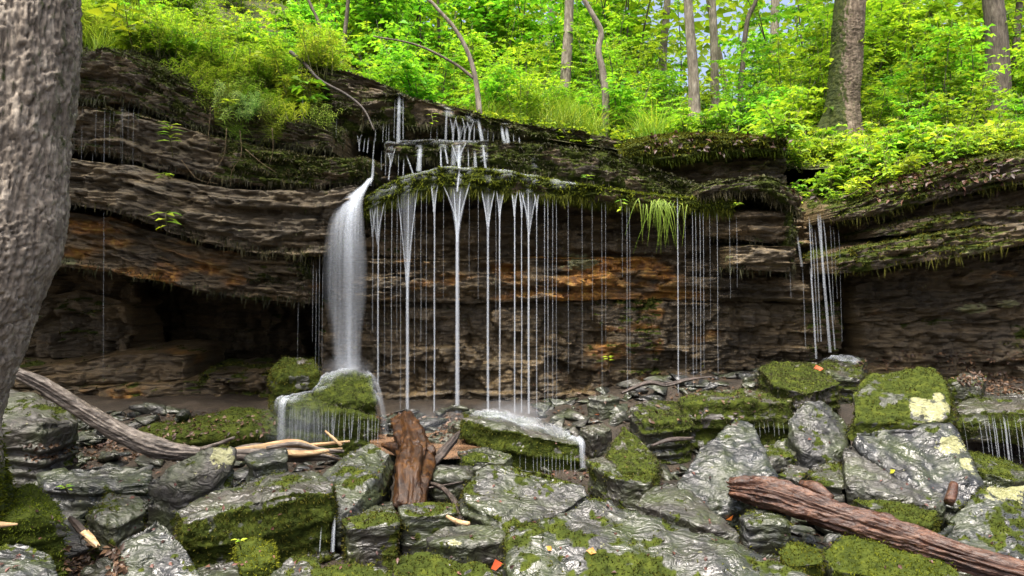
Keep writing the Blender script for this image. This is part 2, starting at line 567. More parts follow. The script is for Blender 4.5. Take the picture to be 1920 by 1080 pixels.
def rock_slab(top, bot, Y, depth=1.4, lay=0.07, amp=0.06, tone=0.25, moss=(0.0, 0.0), rust=0.0, wet=0.8, fringe=0.0,
              block=0.6, topslope=0.1, round_=0.35, mossmat=None, rustpx=None, mosspx=None, lichen=(), seed=0, dens=2600, jag=0.016, under=0.05):
    """One bed of the cliff: top and bottom edge traced as (px,py), front distance Y given along px."""
    rs = np.random.default_rng(seed + 100)
    top = np.array(top, float); bot = np.array(bot, float); Y = np.array(Y, float) if hasattr(Y, '__len__') else np.array([[0, Y]], float)
    x0, x1 = min(top[0, 0], bot[0, 0]), max(top[-1, 0], bot[-1, 0])
    if x0 <= 60: x0 = -260
    if x1 >= 1950: x1 = 2200
    px = np.arange(x0, x1 + 1, 4.0)
    yf = np.interp(px, Y[:, 0], Y[:, 1])
    zt = CAMZ - (np.interp(px, top[:, 0], top[:, 1]) - 540) / FPX * yf
    zb = CAMZ - (np.interp(px, bot[:, 0], bot[:, 1]) - 540) / FPX * yf
    xw = (px - 960) / FPX * yf
    q1 = np.stack([xw * 3, np.full(len(px), seed * 3.1), np.zeros(len(px))], -1)
    zt = zt + fbm(q1, 4) * jag * 1.6
    zb = zb + fbm(q1 + 40, 4) * jag * 2.2 + np.abs(perlin(q1 * 3 + 9)) * jag
    zb = np.minimum(zb, zt - 0.02)
    thick = float(np.mean(zt - zb))
    nf = int(np.clip(np.max(zt - zb) / 0.0145, 8, 120))
    nt = 13
    nb = 8
    tt = np.linspace(1, 0, nt) ** 1.7           # back -> front on top
    tf = np.linspace(0, 1, nf)
    tb = np.linspace(0, 1, nb) ** 1.4           # front -> back below
    nc = len(px)
    back = depth + 0.12 * fbm(q1 * 0.5 + 3, 2)
    # end taper: a bed that ends inside the picture is rounded off in plan
    e = np.ones(nc)
    if x0 > 0: e = np.minimum(e, smooth(0, 26, px - x0))
    if x1 < 1930: e = np.minimum(e, smooth(0, 26, x1 - px))
    plan = fbm(q1 * 0.35 + 21, 4) * amp * 1.3 + fbm(q1 * 1.3 + 5, 3) * amp * 0.8
    rows = []
    # top
    for t in tt[:-1]:
        rows.append((xw, yf + t * back, zt + topslope * t * back, np.full(nc, 1.0), np.full(nc, t)))
    for t in tf:
        rows.append((xw, yf, zt + (zb - zt) * t, np.full(nc, 0.0), np.full(nc, t)))
    for t in tb[1:]:
        rows.append((xw, yf + t * back, zb + under * t * back, np.full(nc, -1.0), np.full(nc, t)))
    X = np.array([r[0] for r in rows]); Yv = np.array([r[1] for r in rows]); Z = np.array([r[2] for r in rows])
    K = np.array([r[3] for r in rows]); T = np.array([r[4] for r in rows])
    TH = (zt - zb)[None, :]
    # layered relief on the front
    s = (zt[None, :] - Z)
    pq = np.stack([X.ravel() * 0.9, np.full(X.size, seed * 1.7), Z.ravel() * 1.2], -1)
    warp = fbm(pq, 3).reshape(X.shape) * 0.9
    tk = lay * np.exp(rs.normal(size=400) * 0.55)
    bnd = np.concatenate([[-2.0], -2.0 + np.cumsum(tk)])
    sw = s + warp * lay * 0.35
    Li = np.clip(np.searchsorted(bnd, sw.ravel()) - 1, 0, len(tk) - 1).reshape(s.shape)
    L = Li.astype(float)
    fr = np.clip((sw - bnd[Li]) / tk[Li], 0, 1)
    tkk = tk[Li]
    hsh = rs.random(400)[Li]
    grp = rs.random(400)[(Li // 4)] - 0.5
    ln = perlin(np.stack([X.ravel() * 1.6 + L.ravel() * 13.7, L.ravel() * 5.1 + 0.5, np.full(X.size, seed + 0.5)], -1)).reshape(X.shape)
    ln2 = perlin(np.stack([X.ravel() * 6.5 + L.ravel() * 3.7, L.ravel() * 9.1 + 0.5, np.full(X.size, seed + 7.5)], -1)).reshape(X.shape)
    ln = np.clip(ln * 3.0, -1, 1)
    kk = np.clip(tkk / lay, 0.4, 1.8)
    relief = ((hsh - 0.5) * amp * 1.1 + ln * amp * 0.45) * kk + np.clip(ln2 * 3, -.7, .7) * amp * 0.5 + grp * amp * 1.0
    cn = smooth(-0.15, 0.35, fbm(np.stack([X.ravel() * 1.8, L.ravel() * 3.3, np.full(X.size, seed + 2.2)], -1), 2).reshape(X.shape))
    crev = smooth(0.016, 0.0, fr * tkk) + smooth(0.012, 0.0, (1 - fr) * tkk) * 0.6
    relief = relief - crev * (0.006 + amp * 0.5 * cn)
    # undercut: every bed is a little proud at its top edge
    relief = relief + (0.5 - fr) * np.minimum(tkk, 0.12) * 0.22
    if block:
        wl = block * np.exp(rs.normal(size=400) * 0.45)[Li]
        bw = X / wl + (rs.random(400) * 9)[Li] + 0.55 * perlin(np.stack([X.ravel() * 1.3 / block, L.ravel() * 7.7, np.full(X.size, seed + 4.5)], -1)).reshape(X.shape) + 0.12 * warp + 0.25 * (fr - 0.5) * ((hsh * 7) % 1 - 0.5)
        bl = np.floor(bw); bfr = bw - bl
        bh = (np.sin(bl * 311.7 + L * 17.1 + seed) * 9631.17) % 1.0
        bh2 = (np.sin(bl * 71.3 + L * 37.9 + seed) * 4631.3) % 1.0
        relief = relief + (bh - 0.5) * amp * 1.3 + (bfr - 0.5) * (bh2 - 0.5) * amp * 1.6 + (fr - 0.5) * (bh - bh2) * amp * 0.8
        relief = relief - smooth(0.02, 0.0, np.minimum(bfr, 1 - bfr) * wl) * amp * 0.8 * smooth(0.25, 0.6, bh2)
    # angular broken plates
    uw = np.stack([X.ravel() * 3.3 + 0.5 * warp.ravel(), sw.ravel() / max(lay, 0.05) * 0.55 + 0.25 * fbm(np.stack([X.ravel() * 5, Z.ravel() * 5, np.full(X.size, seed)], -1), 2)], -1)
    w1, w2, wc = worley(uw, seed * 3, True)
    relief = relief + ((wc - 0.5) * amp * 2.1 - smooth(0.10, 0.0, w2 - w1) * amp * 0.35).reshape(X.shape)
    q3 = np.stack([X.ravel() * 2.4, np.full(X.size, seed * 1.3), Z.ravel() * 3.6], -1)
    relief = relief + fbm(q3, 4).reshape(X.shape) * amp * 0.8
    front = (K == 0)
    edge = np.where(front, np.minimum(T, 1 - T) * TH, 0)
    rnd = np.where(front, smooth(0.0, round_ * 0.12, edge), 1.0)
    keep = np.where(front, 1.0, np.exp(-T * 6))
    d = relief * keep * (0.35 + 0.65 * rnd) - (1 - rnd) * np.where(front, 0.035, 0)
    d = d + plan[None, :] * np.where(front, 1, (1 - T))
    fine = fbm(np.stack([X.ravel() * 7, Yv.ravel() * 7, Z.ravel() * 20], -1), 4, 0.6).reshape(X.shape)
    chip = np.abs(fbm(np.stack([X.ravel() * 4.5 + 3, Yv.ravel() * 4.5, Z.ravel() * 15 + seed], -1), 3).reshape(X.shape))
    d = d + fine * 0.03 + (0.12 - chip) * 0.10 * np.where(front, 1, 0.3)
    Yv = Yv - d + (1 - e)[None, :] * np.where(front, 1, 1 - T) * depth * 0.8
    Z = Z + fbm(np.stack([X.ravel() * 5, Yv.ravel() * 5, Z.ravel() * 0 + seed], -1), 3).reshape(X.shape) * np.where(K == 1, 0.03, np.where(K == -1, 0.02, 0.008))
    v = np.stack([X, Yv, Z], -1).reshape(-1, 3)
    faces = grid_faces(len(rows), nc)[:, ::-1]
    nrm = normals_of(v, faces)
    # stains and moss with shapes of their own
    n1 = fbm(v * 1.6 + seed, 4); n2 = fbm(v * 4.5 + 9, 3)
    PX = np.broadcast_to(px[None, :], X.shape).ravel()
    mt, mf = moss
    mval = np.where(nrm[:, 2] > 0.35, mt, mf)
    if mosspx:
        a = np.array(mosspx, float)
        mval = mval * np.interp(PX, a[:, 0], a[:, 1])
    mo = smooth(0.42, 0.62, mval + n1 * 0.55 + n2 * 0.35) * (mval > 0.02)
    ru = np.full(len(v), rust)
    if rustpx:
        a = np.array(rustpx, float)
        ru = np.interp(PX, a[:, 0], a[:, 1])
    ru = smooth(0.42, 0.75, ru + fbm(v * np.array([1.5, 1.5, 5]) + 31 + seed, 3) * 0.7) * 0.9 * (ru > 0.02)
    li = np.zeros(len(v))
    PYv = 540 + (CAMZ - v[:, 2]) / v[:, 1] * FPX
    PXv = 960 + v[:, 0] / v[:, 1] * FPX
    for (lx, ly, lr, lw) in lichen:
        dd = np.hypot((PXv - lx) / lr, (PYv - ly) / lw)
        li = np.maximum(li, smooth(1.2, 0.3, dd + n2 * 0.8))
    tn = np.clip(tone + n1 * 0.35, 0, 1)
    one = np.ones(len(v))
    SURF[seed] = (v, faces)
    me = mesh_from('rock_slab', v, faces, M_CLIFF, True, dict(tone=tn, rust=ru, lichen=li, moss=mo * 0.9, wet=one * wet))
    o = link('rock_slab', me, cliff)
    if mo.max() > 0.1 and dens:
        vis = (nrm[:, 1] < 0.5)
        add_moss(o, v, faces, mo * vis * (T.ravel() < (0.75)).astype(float), dens, 0.026, 0.8, mossmat or M_MOSS, seed + 5, 30000)
    if fringe:
        # moss and rootlets hanging from the lip
        low = np.where((front & (T > 0.86)).ravel() & (e[None, :].repeat(len(rows), 0).ravel() > 0.5))[0]
        n = int(fringe * (xw[-1] - xw[0]) * 330)
        if n > 10 and len(low):
            fm = 0.5 + 1.2 * fbm(np.stack([xw * 2.5, xw * 0 + seed, xw * 0], -1), 3)
            wgt = np.clip(fm[low % nc], 0.02, 2)
            if mosspx:
                a = np.array(mosspx, float); wgt = wgt * np.clip(np.interp(PX[low], a[:, 0], a[:, 1]), 0.01, 1)
            k = rs.choice(low, size=n, p=wgt / wgt.sum())
            p = v[k] + rs.normal(size=(n, 3)) * 0.012
            L = (0.03 + 0.10 * rs.random(n) ** 2.2)[:, None]
            W = 0.004 + 0.006 * rs.random(n)[:, None]
            ang = rs.random(n) * 3.1416
            sd = np.stack([np.cos(ang), np.sin(ang), ang * 0], -1)
            out = np.stack([rs.normal(size=n) * 0.25, -0.35 * rs.random(n), -np.ones(n)], -1)
            a0 = p + np.array([0, 0.01, 0.02]); tip = p + out * L
            fv = np.stack([a0 - sd * W, a0 + sd * W, tip], 1).reshape(-1, 3)
            r = np.repeat(rs.random(n) * 0.7, 3); r[0::3] += 0.15
            part('hanging_moss', fv, np.arange(len(fv)).reshape(-1, 3), mossmat or M_MOSS, o, dict(rnd=r), False, 'stuff')
    return o

D = M_MOSSD
# --- left side, top to bottom
rock_slab([(60,72),(130,98),(200,92),(260,110),(330,150),(400,182),(480,205),(560,225),(640,252)],
          [(60,180),(130,190),(230,192),(300,215),(380,243),(470,262),(560,275),(640,285)], [(0,8.75),(640,8.9)], 1.6, 0.07, 0.05, 0.5, (0.75, 0.4), wet=0.95, fringe=1.0, mossmat=D, seed=1, topslope=0.25, dens=2600, lichen=[])
rock_slab([(60,198),(230,207),(330,238),(470,272),(580,292),(640,296),(700,292)],
          [(60,275),(150,280),(250,300),(310,322),(420,345),(520,350),(600,348),(700,330)], [(0,8.6),(450,8.5),(700,8.6)], 1.7, 0.06, 0.05, 0.6, (0.7, 0.5), fringe=0.8, mossmat=D, mosspx=[(0,0.7),(350,0.6),(480,1.1),(700,1.2)], seed=2, wet=0.7)
rock_slab([(60,292),(250,312),(310,332),(420,354),(560,358),(640,352),(690,345)],
          [(60,370),(110,378),(200,396),(300,428),(380,456),(480,473),(560,482),(610,480),(690,400)], [(0,8.4),(400,8.25),(600,8.35),(690,8.6)], 1.9, 0.055, 0.055, 0.75, (0.3, 0.35), fringe=0.6, mossmat=D, mosspx=[(0,0.2),(300,0.3),(420,0.7),(560,1.1),(690,1.3)], seed=3, wet=0.6)
rock_slab([(60,385),(110,396),(200,408),(300,438),(380,464),(480,483),(600,488)],
          [(60,490),(100,500),(200,510),(280,525),(380,550),(470,562),(600,572)], [(0,8.8),(400,8.6),(600,8.5)], 3.4, 0.04, 0.06, 0.25, (0.2, 0.3), rustpx=[(0,0.25),(120,0.42),(260,0.52),(420,0.52),(600,0.25)], mossmat=D, mosspx=[(0,0.4),(420,0.6),(500,1.1),(600,1.3)], fringe=0.3, seed=4, wet=0.7, lichen=[(130,490,14,10)])
# cave back wall and blocks
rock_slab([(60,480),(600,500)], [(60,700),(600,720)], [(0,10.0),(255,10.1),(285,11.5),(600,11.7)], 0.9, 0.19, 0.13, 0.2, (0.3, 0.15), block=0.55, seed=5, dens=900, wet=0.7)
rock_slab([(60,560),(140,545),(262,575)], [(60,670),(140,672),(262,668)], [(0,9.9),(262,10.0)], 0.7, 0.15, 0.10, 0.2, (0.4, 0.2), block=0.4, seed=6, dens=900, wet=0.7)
rock_slab([(60,690),(140,682),(200,668),(300,664),(372,668)], [(60,730),(140,725),(200,722),(300,718),(372,715)], [(0,9.3),(372,9.5)], 1.1, 0.15, 0.05, 0.1, (0.35, 0.05), rustpx=[(60,0.1),(250,0.3),(372,0.34)], seed=7, dens=1200)  # low tone paints the hollow's shade into this block
rock_slab([(60,730),(160,728),(250,722),(340,718),(440,722)], [(60,810),(250,805),(440,800)], [(0,9.2),(440,9.3)], 1.0, 0.13, 0.07, 0.1, (0.4, 0.25), rustpx=[(60,0.1),(230,0.45),(330,0.4),(380,0.1)], block=0.6, seed=8, dens=1500)  # floor block darkened by tone too, as painted shade
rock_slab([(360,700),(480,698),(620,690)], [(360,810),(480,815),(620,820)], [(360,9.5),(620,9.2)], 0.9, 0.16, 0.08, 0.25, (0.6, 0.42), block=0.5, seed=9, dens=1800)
# --- centre tiers
rock_slab([(545,112),(600,126),(650,138),(700,150),(760,178),(850,198),(930,223),(1000,238),(1080,246),(1150,258),(1200,266)],
          [(545,262),(700,266),(900,268),(1080,272),(1200,280)], [(545,9.75),(760,9.75),(1200,9.9)], 1.4, 0.09, 0.06, 0.28, (0.75, 0.52), fringe=1.0, mossmat=D, seed=10, topslope=0.12, round_=0.9)
rock_slab([(655,188),(700,180),(750,180),(790,192),(850,208),(920,228),(985,244)],
          [(655,238),(700,232),(750,234),(850,240),(920,248),(985,256)], 9.45, 1.0, 0.07, 0.05, 0.32, (0.6, 0.5), fringe=1.2, mossmat=D, seed=11, round_=0.9)
rock_slab([(700,271),(760,267),(850,265),(910,267),(1000,268),(1080,276),(1150,286),(1180,300),(1250,325),(1310,342),(1340,350)],
          [(700,292),(760,298),(830,300),(910,316),(1000,328),(1080,345),(1150,358),(1250,376),(1340,380)], [(700,8.95),(900,8.9),(1340,8.75)], 1.3, 0.07, 0.035, 0.3, (0.8, 0.62), fringe=1.3, mossmat=D, seed=12, round_=0.8, mosspx=[(700,0.9),(1340,1.1)])
rock_slab([(690,305),(900,318),(1100,355)], [(690,400),(900,400),(1100,400)], [(690,9.5),(1100,9.3)], 0.9, 0.05, 0.06, 0.2, (0.2, 0.2), seed=13, dens=0)
rock_slab([(662,390),(690,368),(720,350),(760,332),(830,316),(900,318),(960,324),(1050,342),(1150,358),(1250,369),(1320,372),(1400,371)],
          [(662,408),(690,400),(740,380),(800,360),(860,356),(950,362),(1050,372),(1150,382),(1250,392),(1400,402)],
          [(662,8.8),(720,8.6),(800,8.42),(900,8.36),(1400,8.36)], 1.2, 0.06, 0.03, 0.3, (0.85, 0.62), fringe=2.0, seed=14, round_=0.9, topslope=0.16, dens=6500, mossmat=M_MOSSB)
rock_slab([(620,368),(700,372),(900,368),(1200,385),(1560,392),(1640,395)], [(620,492),(900,490),(1200,486),(1640,500)], [(620,9.05),(900,9.15),(1250,9.0),(1500,9.05),(1640,9.1)], 1.0, 0.055, 0.085, 0.22, (0.35, 0.22), mossmat=D, seed=15, dens=900, lichen=[(1085,490,45,18),(1030,478,10,6)], mosspx=[(620,1.2),(760,0.8),(1400,0.7),(1480,1.5),(1640,1.6)])
rock_slab([(600,488),(900,486),(1200,484),(1560,498)], [(600,566),(900,568),(1200,562),(1560,570)], [(600,8.85),(900,8.9),(1200,8.8),(1560,8.95)], 1.0, 0.045, 0.075, 0.28, (0.25, 0.15), rustpx=[(600,0.2),(740,0.36),(1000,0.44),(1040,0.65),(1180,0.72),(1250,0.62),(1300,0.4),(1400,0.15),(1560,0.15)], mossmat=D, seed=16, dens=700, lichen=[(1090,495,40,14)])
rock_slab([(575,562),(900,566),(1250,562),(1600,570)], [(575,800),(900,790),(1250,760),(1600,720)], [(575,8.95),(900,9.05),(1250,8.9),(1600,9.0)], 0.9, 0.17, 0.085, 0.3, (0.3, 0.14), rustpx=[(575,0.1),(1000,0.1),(1140,0.36),(1235,0.45),(1250,0.15),(1330,0.3),(1420,0.1),(1600,0.05)], block=0.34, mosspx=[(575,1.4),(760,0.7),(1100,0.8),(1180,2.2),(1235,2.4),(1245,0.5),(1450,0.6),(1520,2.2),(1600,2.2)], seed=17, dens=1800, wet=0.95)
# --- right of the centre: arched bed and broken beds under it
rock_slab([(1290,362),(1330,346),(1370,336),(1450,334),(1490,356),(1525,402)], [(1290,376),(1330,366),(1370,358),(1430,362),(1480,386),(1525,420)], 8.3, 1.2, 0.05, 0.03, 0.32, (0.75, 0.55), fringe=1.2, mossmat=D, seed=18)
rock_slab([(1300,400),(1400,394),(1470,396),(1510,408)], [(1300,440),(1400,450),(1510,462)], [(1300,8.6),(1420,8.45),(1510,8.5)], 0.9, 0.035, 0.05, 0.3, (0.3, 0.2), fringe=0.3, mossmat=D, seed=19, dens=900)
rock_slab([(1350,466),(1420,462),(1515,466)], [(1350,500),(1400,506),(1450,508),(1515,514)], 8.32, 0.9, 0.04, 0.04, 0.4, (0.3, 0.25), fringe=0.4, mossmat=D, seed=20, dens=900, lichen=[(1365,482,12,6)])
rock_slab([(1464,384),(1490,382),(1515,410)], [(1464,470),(1490,500),(1515,520)], 8.28, 0.8, 0.12, 0.04, 0.2, (1.0, 0.9), fringe=1.5, mossmat=D, seed=21, dens=3500, round_=1.0)
# --- right side
rock_slab([(1540,398),(1600,380),(1700,345),(1780,318),(1850,300),(1960,285)], [(1540,418),(1600,412),(1680,396),(1780,372),(1850,356),(1960,338)], [(1540,8.35),(1960,8.1)], 1.6, 0.05, 0.05, 0.3, (0.75, 0.36), fringe=0.35, seed=22, topslope=0.2, mosspx=[(1540,0.7),(1700,1.2),(1960,1.0)])
rock_slab([(1590,418),(1700,396),(1800,372),(1960,342)], [(1590,436),(1700,420),(1800,404),(1960,388)], [(1590,8.6),(1960,8.45)], 1.3, 0.035, 0.07, 0.3, (0.3, 0.25), seed=23, dens=700)
rock_slab([(1622,438),(1700,414),(1800,400),(1960,388)], [(1622,450),(1700,438),(1840,424),(1960,418)], [(1622,8.25),(1960,8.15)], 1.2, 0.05, 0.04, 0.35, (0.6, 0.3), seed=24)
rock_slab([(1590,440),(1960,415)], [(1590,480),(1960,440)], 8.85, 0.9, 0.04, 0.05, 0.15, (0.1, 0.1), seed=25, dens=0)
rock_slab([(1545,488),(1600,470),(1650,458),(1750,440),(1850,428),(1960,416)], [(1545,512),(1620,510),(1720,494),(1800,484),(1960,454)], [(1545,8.2),(1650,8.05),(1960,8.0)], 1.5, 0.05, 0.045, 0.42, (0.68, 0.36), fringe=0.3, seed=26, lichen=[(1830,468,50,14)], mosspx=[(1545,0.8),(1700,1.15),(1850,1.1),(1900,0.7),(1960,0.8)])
rock_slab([(1575,508),(1720,492),(1960,452)], [(1575,604),(1750,610),(1960,600)], [(1575,8.95),(1700,8.75),(1960,8.65)], 0.9, 0.04, 0.075, 0.22, (0.25, 0.16), rust=0.16, seed=27, dens=700, lichen=[(1830,580,40,12),(1890,570,30,10)])
rock_slab([(1595,600),(1750,604),(1960,596)], [(1595,720),(1960,720)], [(1595,8.85),(1960,8.6)], 0.8, 0.12, 0.06, 0.32, (0.3, 0.28), rust=0.18, block=0.5, seed=28, dens=1500)
# mossy bed lying back on the bank, with a dark slot under it
rock_slab([(1155,284),(1220,264),(1300,255),(1400,256),(1500,266)], [(1155,300),(1250,303),(1330,290),(1420,284),(1500,282)], [(1155,9.3),(1500,9.4)], 1.1, 0.06, 0.03, 0.25, (1.1, 0.75), fringe=0.5, seed=29, topslope=0.25, dens=4000, mossmat=M_MOSSB)
rock_slab([(1190,305),(1340,300),(1500,292)], [(1190,345),(1320,352),(1500,350)], [(1190,9.8),(1500,9.7)], 0.9, 0.05, 0.07, 0.25, (0.4, 0.2), seed=30, dens=800)
# ------------------------------------------------------------------ boulders and stones of the stream
def hull(pts):
    bm = bmesh.new()
    for p in pts:
        bm.verts.new(p)
    r = bmesh.ops.convex_hull(bm, input=bm.verts)
    bmesh.ops.delete(bm, geom=[g for g in bm.verts if not g.link_faces], context='VERTS')
    bmesh.ops.recalc_face_normals(bm, faces=bm.faces)
    me = bpy.data.meshes.new('hull')
    bm.to_mesh(me)
    bm.free()
    return me

ROCKS = []
def rock(label, top, th, moss=0.3, tone=0.6, wet=0.9, lichen=(), name='boulder', side=0.0, rough=1.0, mm=None, rust=0.0, cat='rock', group=None, tilt=1.0, near=1.0):
    ym = sum(t[2] for t in top) / len(top)
    top = [(a, b, (ym + (y - ym) * tilt) * near) for a, b, y in top]
    ROCKS.append(dict(label=label, top=top, th=th, moss=moss, tone=tone, wet=wet, lichen=lichen, name=name, side=side, rough=rough, mm=mm, rust=rust, cat=cat, group=group))

rock('thick mossy block of stone with a flat wet top beside the small double trickle', [(325,955,4.75),(400,915,5.2),(470,893,5.5),(590,880,5.7),(628,905,5.3),(625,925,5.0),(530,920,4.85),(430,950,4.65),(345,978,4.55)], .36, .42, .45, side=.72, tilt=0.85)
rock('blue grey slab leaning against the mossy block with moss along its upper end', [(605,888,5.75),(650,838,6.0),(700,822,6.1),(735,848,6.0),(712,893,5.6),(668,945,5.2),(632,965,5.1),(622,920,5.3)], .25, .42, .75, name='leaning_slab')
rock('tilted grey boulder with a bright yellow lichen patch on its peak', [(272,905,5.4),(320,872,5.6),(370,850,5.75),(422,832,5.85),(440,842,5.8),(430,870,5.6),(400,880,5.45),(330,905,5.3)], .34, .45, .5, wet=.5, lichen=[(415,855,26,22)], tilt=.45)
rock('small pale grey stone lying under the splintered end of the bleached log', [(458,865,6.0),(470,850,6.2),(538,840,6.25),(542,858,6.0),(480,880,5.9)], .22, .15, .8)
rock('rounded bright green moss mound at the foot of the big bark trunk', [(-20,940,4.9),(20,912,5.1),(60,905,5.1),(95,935,4.9),(125,985,4.7),(60,960,4.6),(-20,985,4.6)], .36, 1.0, .3, side=.85, name='mossy_boulder', mm='B')
rock('smooth bluish grey boulder below the bright green moss mound', [(-40,1020,4.5),(50,1014,4.6),(90,1035,4.5),(108,1075,4.2),(60,1085,4.0),(-40,1095,4.0)], .3, .33, .9, tilt=0.6)
rock('shiny silver wet boulder with rippled surface left of the thick mossy block', [(225,1015,4.65),(295,966,4.95),(315,983,4.85),(325,1012,4.65),(355,1045,4.45),(380,1085,4.2),(300,1100,4.1),(195,1090,4.15)], .3, .12, .85, wet=1.0, tilt=0.55, near=0.96)
rock('low olive grey rock beside the broken stub of split wood', [(160,968,5.0),(200,925,5.35),(265,930,5.35),(272,955,5.1),(215,988,4.9)], .24, .5, .4, side=.5)
rock('vivid green moss cushion tucked below the thick mossy block', [(438,1022,4.7),(480,1005,4.8),(515,1015,4.75),(518,1050,4.4),(450,1068,4.35)], .25, 1.2, .3, side=1.0, name='mossy_boulder', mm='B')
rock('flat grey stone with a rusty patch under the vivid moss cushion', [(365,1058,4.5),(440,1050,4.5),(455,1085,4.2),(380,1095,4.15)], .2, .3, .45, rust=.2)
rock('pointed moss speckled rock just below the sandy pool', [(495,1080,4.25),(545,1038,4.5),(595,1040,4.5),(600,1062,4.35),(560,1095,4.15)], .25, .48, .5)
rock('broad mossy stone along the near rim of the sandy pool', [(585,1068,4.35),(650,1058,4.4),(735,1070,4.3),(725,1105,4.1),(580,1105,4.1)], .25, .75, .5)
rock('long green mossy slab between sandy pool and great silver slab', [(735,1045,4.5),(790,1032,4.6),(900,1055,4.45),(965,1088,4.2),(740,1100,4.12)], .25, .8, .5, tilt=0.6)
rock('brown wet block with a single round yellow lichen spot', [(800,1005,4.8),(835,985,5.0),(920,983,5.0),(950,1000,4.8),(945,1012,4.65),(870,1016,4.6),(808,1014,4.65)], .26, .25, .4, lichen=[(852,1018,13,9)])
rock('pale green square stone below the dead tree stump', [(745,945,5.2),(800,935,5.35),(855,938,5.3),(857,958,5.1),(800,962,5.05),(750,962,5.05)], .24, .6, .55, side=.4)
rock('low mossy stone beside the small double trickle', [(640,972,5.05),(680,960,5.2),(740,958,5.2),(748,980,4.95),(650,990,4.9)], .22, .75, .4, side=.6)
rock('brown striped flat rock between leaning slab and dead stump', [(660,948,5.5),(700,934,5.6),(742,935,5.6),(742,955,5.3),(672,962,5.25)], .22, .15, .35)
rock('flat brown topped stone under the mossy fall ledge', [(853,842,6.7),(915,833,6.9),(962,850,6.6),(950,864,6.4),(868,862,6.4)], .27, .35, .35)
rock('dark rounded wet stone beside the dead stump', [(803,882,6.0),(830,868,6.2),(885,872,6.15),(882,893,5.9),(813,895,5.85)], .25, .05, .25, wet=1.0)
rock('mossy ledge rock that water strands splash on and drip from', [(865,770,7.6),(940,768,7.7),(1060,800,7.5),(1094,824,7.05),(1085,832,6.95),(1000,815,6.85),(930,800,6.9),(865,786,7.1)], .30, .3, .35, side=1.0, wet=1.0, name='ledge_rock')
rock('upper plate of the great silver slab with a moss collar', [(868,915,5.6),(885,880,6.1),(950,866,6.3),(1020,880,6.2),(1095,905,5.9),(1110,922,5.7),(1035,970,5.1),(950,985,4.9),(868,940,5.3)], .4, .44, .7, wet=1.0, name='rock_plate', side=.6, tilt=0.55, near=0.94)
rock('great tilted silver slab with moss streaks and a fallen orange leaf', [(1030,972,5.15),(1110,924,5.65),(1200,955,5.4),(1330,992,5.0),(1420,1040,4.6),(1570,1098,4.2),(1300,1115,3.85),(960,1112,3.8),(946,1000,4.75)], .42, .47, .75, wet=1.0, name='rock_plate', side=.4, tilt=0.5, near=0.92)
rock('dark wedge of rock between great silver slab and white rippled slab', [(1187,942,5.35),(1205,918,5.6),(1265,902,5.8),(1310,938,5.5),(1390,1000,4.95),(1330,985,4.95),(1240,955,5.15)], .26, .2, .3)
rock('triangular pale rippled slab leaning behind the reddish rotten log', [(1268,905,5.7),(1310,842,6.3),(1378,786,6.8),(1412,792,6.8),(1437,835,6.3),(1457,892,5.8),(1365,942,5.4),(1275,925,5.5)], .3, .15, .95, wet=.9, name='leaning_slab', tilt=0.6, near=0.96)
rock('upright dark mossy rock right of the mossy fall ledge', [(1138,852,6.4),(1145,825,6.6),(1170,796,6.8),(1200,820,6.7),(1234,862,6.4),(1230,888,6.15),(1160,880,6.1)], .36, .85, .2, side=.7, mm='D')
rock('low teal grey slab below the upright dark mossy rock', [(1098,860,6.3),(1130,853,6.5),(1225,890,6.1),(1215,906,5.9),(1150,892,6.0)], .18, .5, .4, name='flat_stone')
rock('tall grey slab with mossy crest standing left of the big lichen block', [(1478,785,6.6),(1508,745,6.9),(1535,745,6.9),(1595,795,6.7),(1588,838,6.3),(1560,862,6.1),(1505,842,6.2),(1485,810,6.4)], .3, .38, .7, name='leaning_slab', tilt=0.7)
rock('big green block with pale yellow lichen on its corner', [(1600,735,6.8),(1628,702,7.2),(1755,686,7.3),(1780,740,6.8),(1782,783,6.4),(1710,791,6.4),(1596,791,6.4)], .36, .95, .55, lichen=[(1745,770,38,24),(1715,760,14,14),(1760,745,14,10)], wet=.7)
rock('silver rippled block with lichen patches under the big green block', [(1598,806,6.3),(1700,802,6.35),(1785,790,6.4),(1832,878,5.8),(1847,915,5.6),(1790,944,5.4),(1700,890,5.7),(1640,850,6.0)], .4, .12, .85, lichen=[(1785,835,28,18),(1812,868,14,12)], wet=1.0, tilt=0.7, near=0.97)
rock('grey green slab lying against the silver rippled block', [(1583,835,6.1),(1605,828,6.2),(1660,872,5.8),(1772,925,5.4),(1765,947,5.25),(1690,932,5.3),(1588,908,5.5)], .3, .25, .6, name='leaning_slab', tilt=0.7)
rock('large pale boulder blotched with white lichen beside the rotten log end', [(1855,902,5.6),(2000,905,5.6),(2060,1000,4.8),(1950,1062,4.3),(1815,1040,4.35),(1755,990,4.8),(1810,950,5.2)], .45, .42, .95, lichen=[(1890,920,40,22)], tilt=0.55, near=1.05)
rock('mossy slab lying in front of the reddish rotten log', [(1538,1032,4.75),(1585,997,5.0),(1685,1005,5.0),(1760,1035,4.75),(1808,1078,4.35),(1700,1090,4.2),(1558,1064,4.45)], .3, .85, .55, side=.6, name='mossy_boulder', tilt=0.7, mm='B')
rock('small bright moss cushion beside the great tilted silver slab', [(1460,1032,4.7),(1490,1012,4.85),(1530,1022,4.8),(1547,1050,4.55),(1480,1060,4.5)], .25, 1.0, .3, side=1.0, name='mossy_boulder', mm='B')
rock('low mossy rock squeezed between rotten log and grey green slab', [(1603,936,5.5),(1625,919,5.65),(1690,930,5.55),(1762,960,5.3),(1745,982,5.1),(1660,962,5.2)], .27, .75, .45, side=.4)
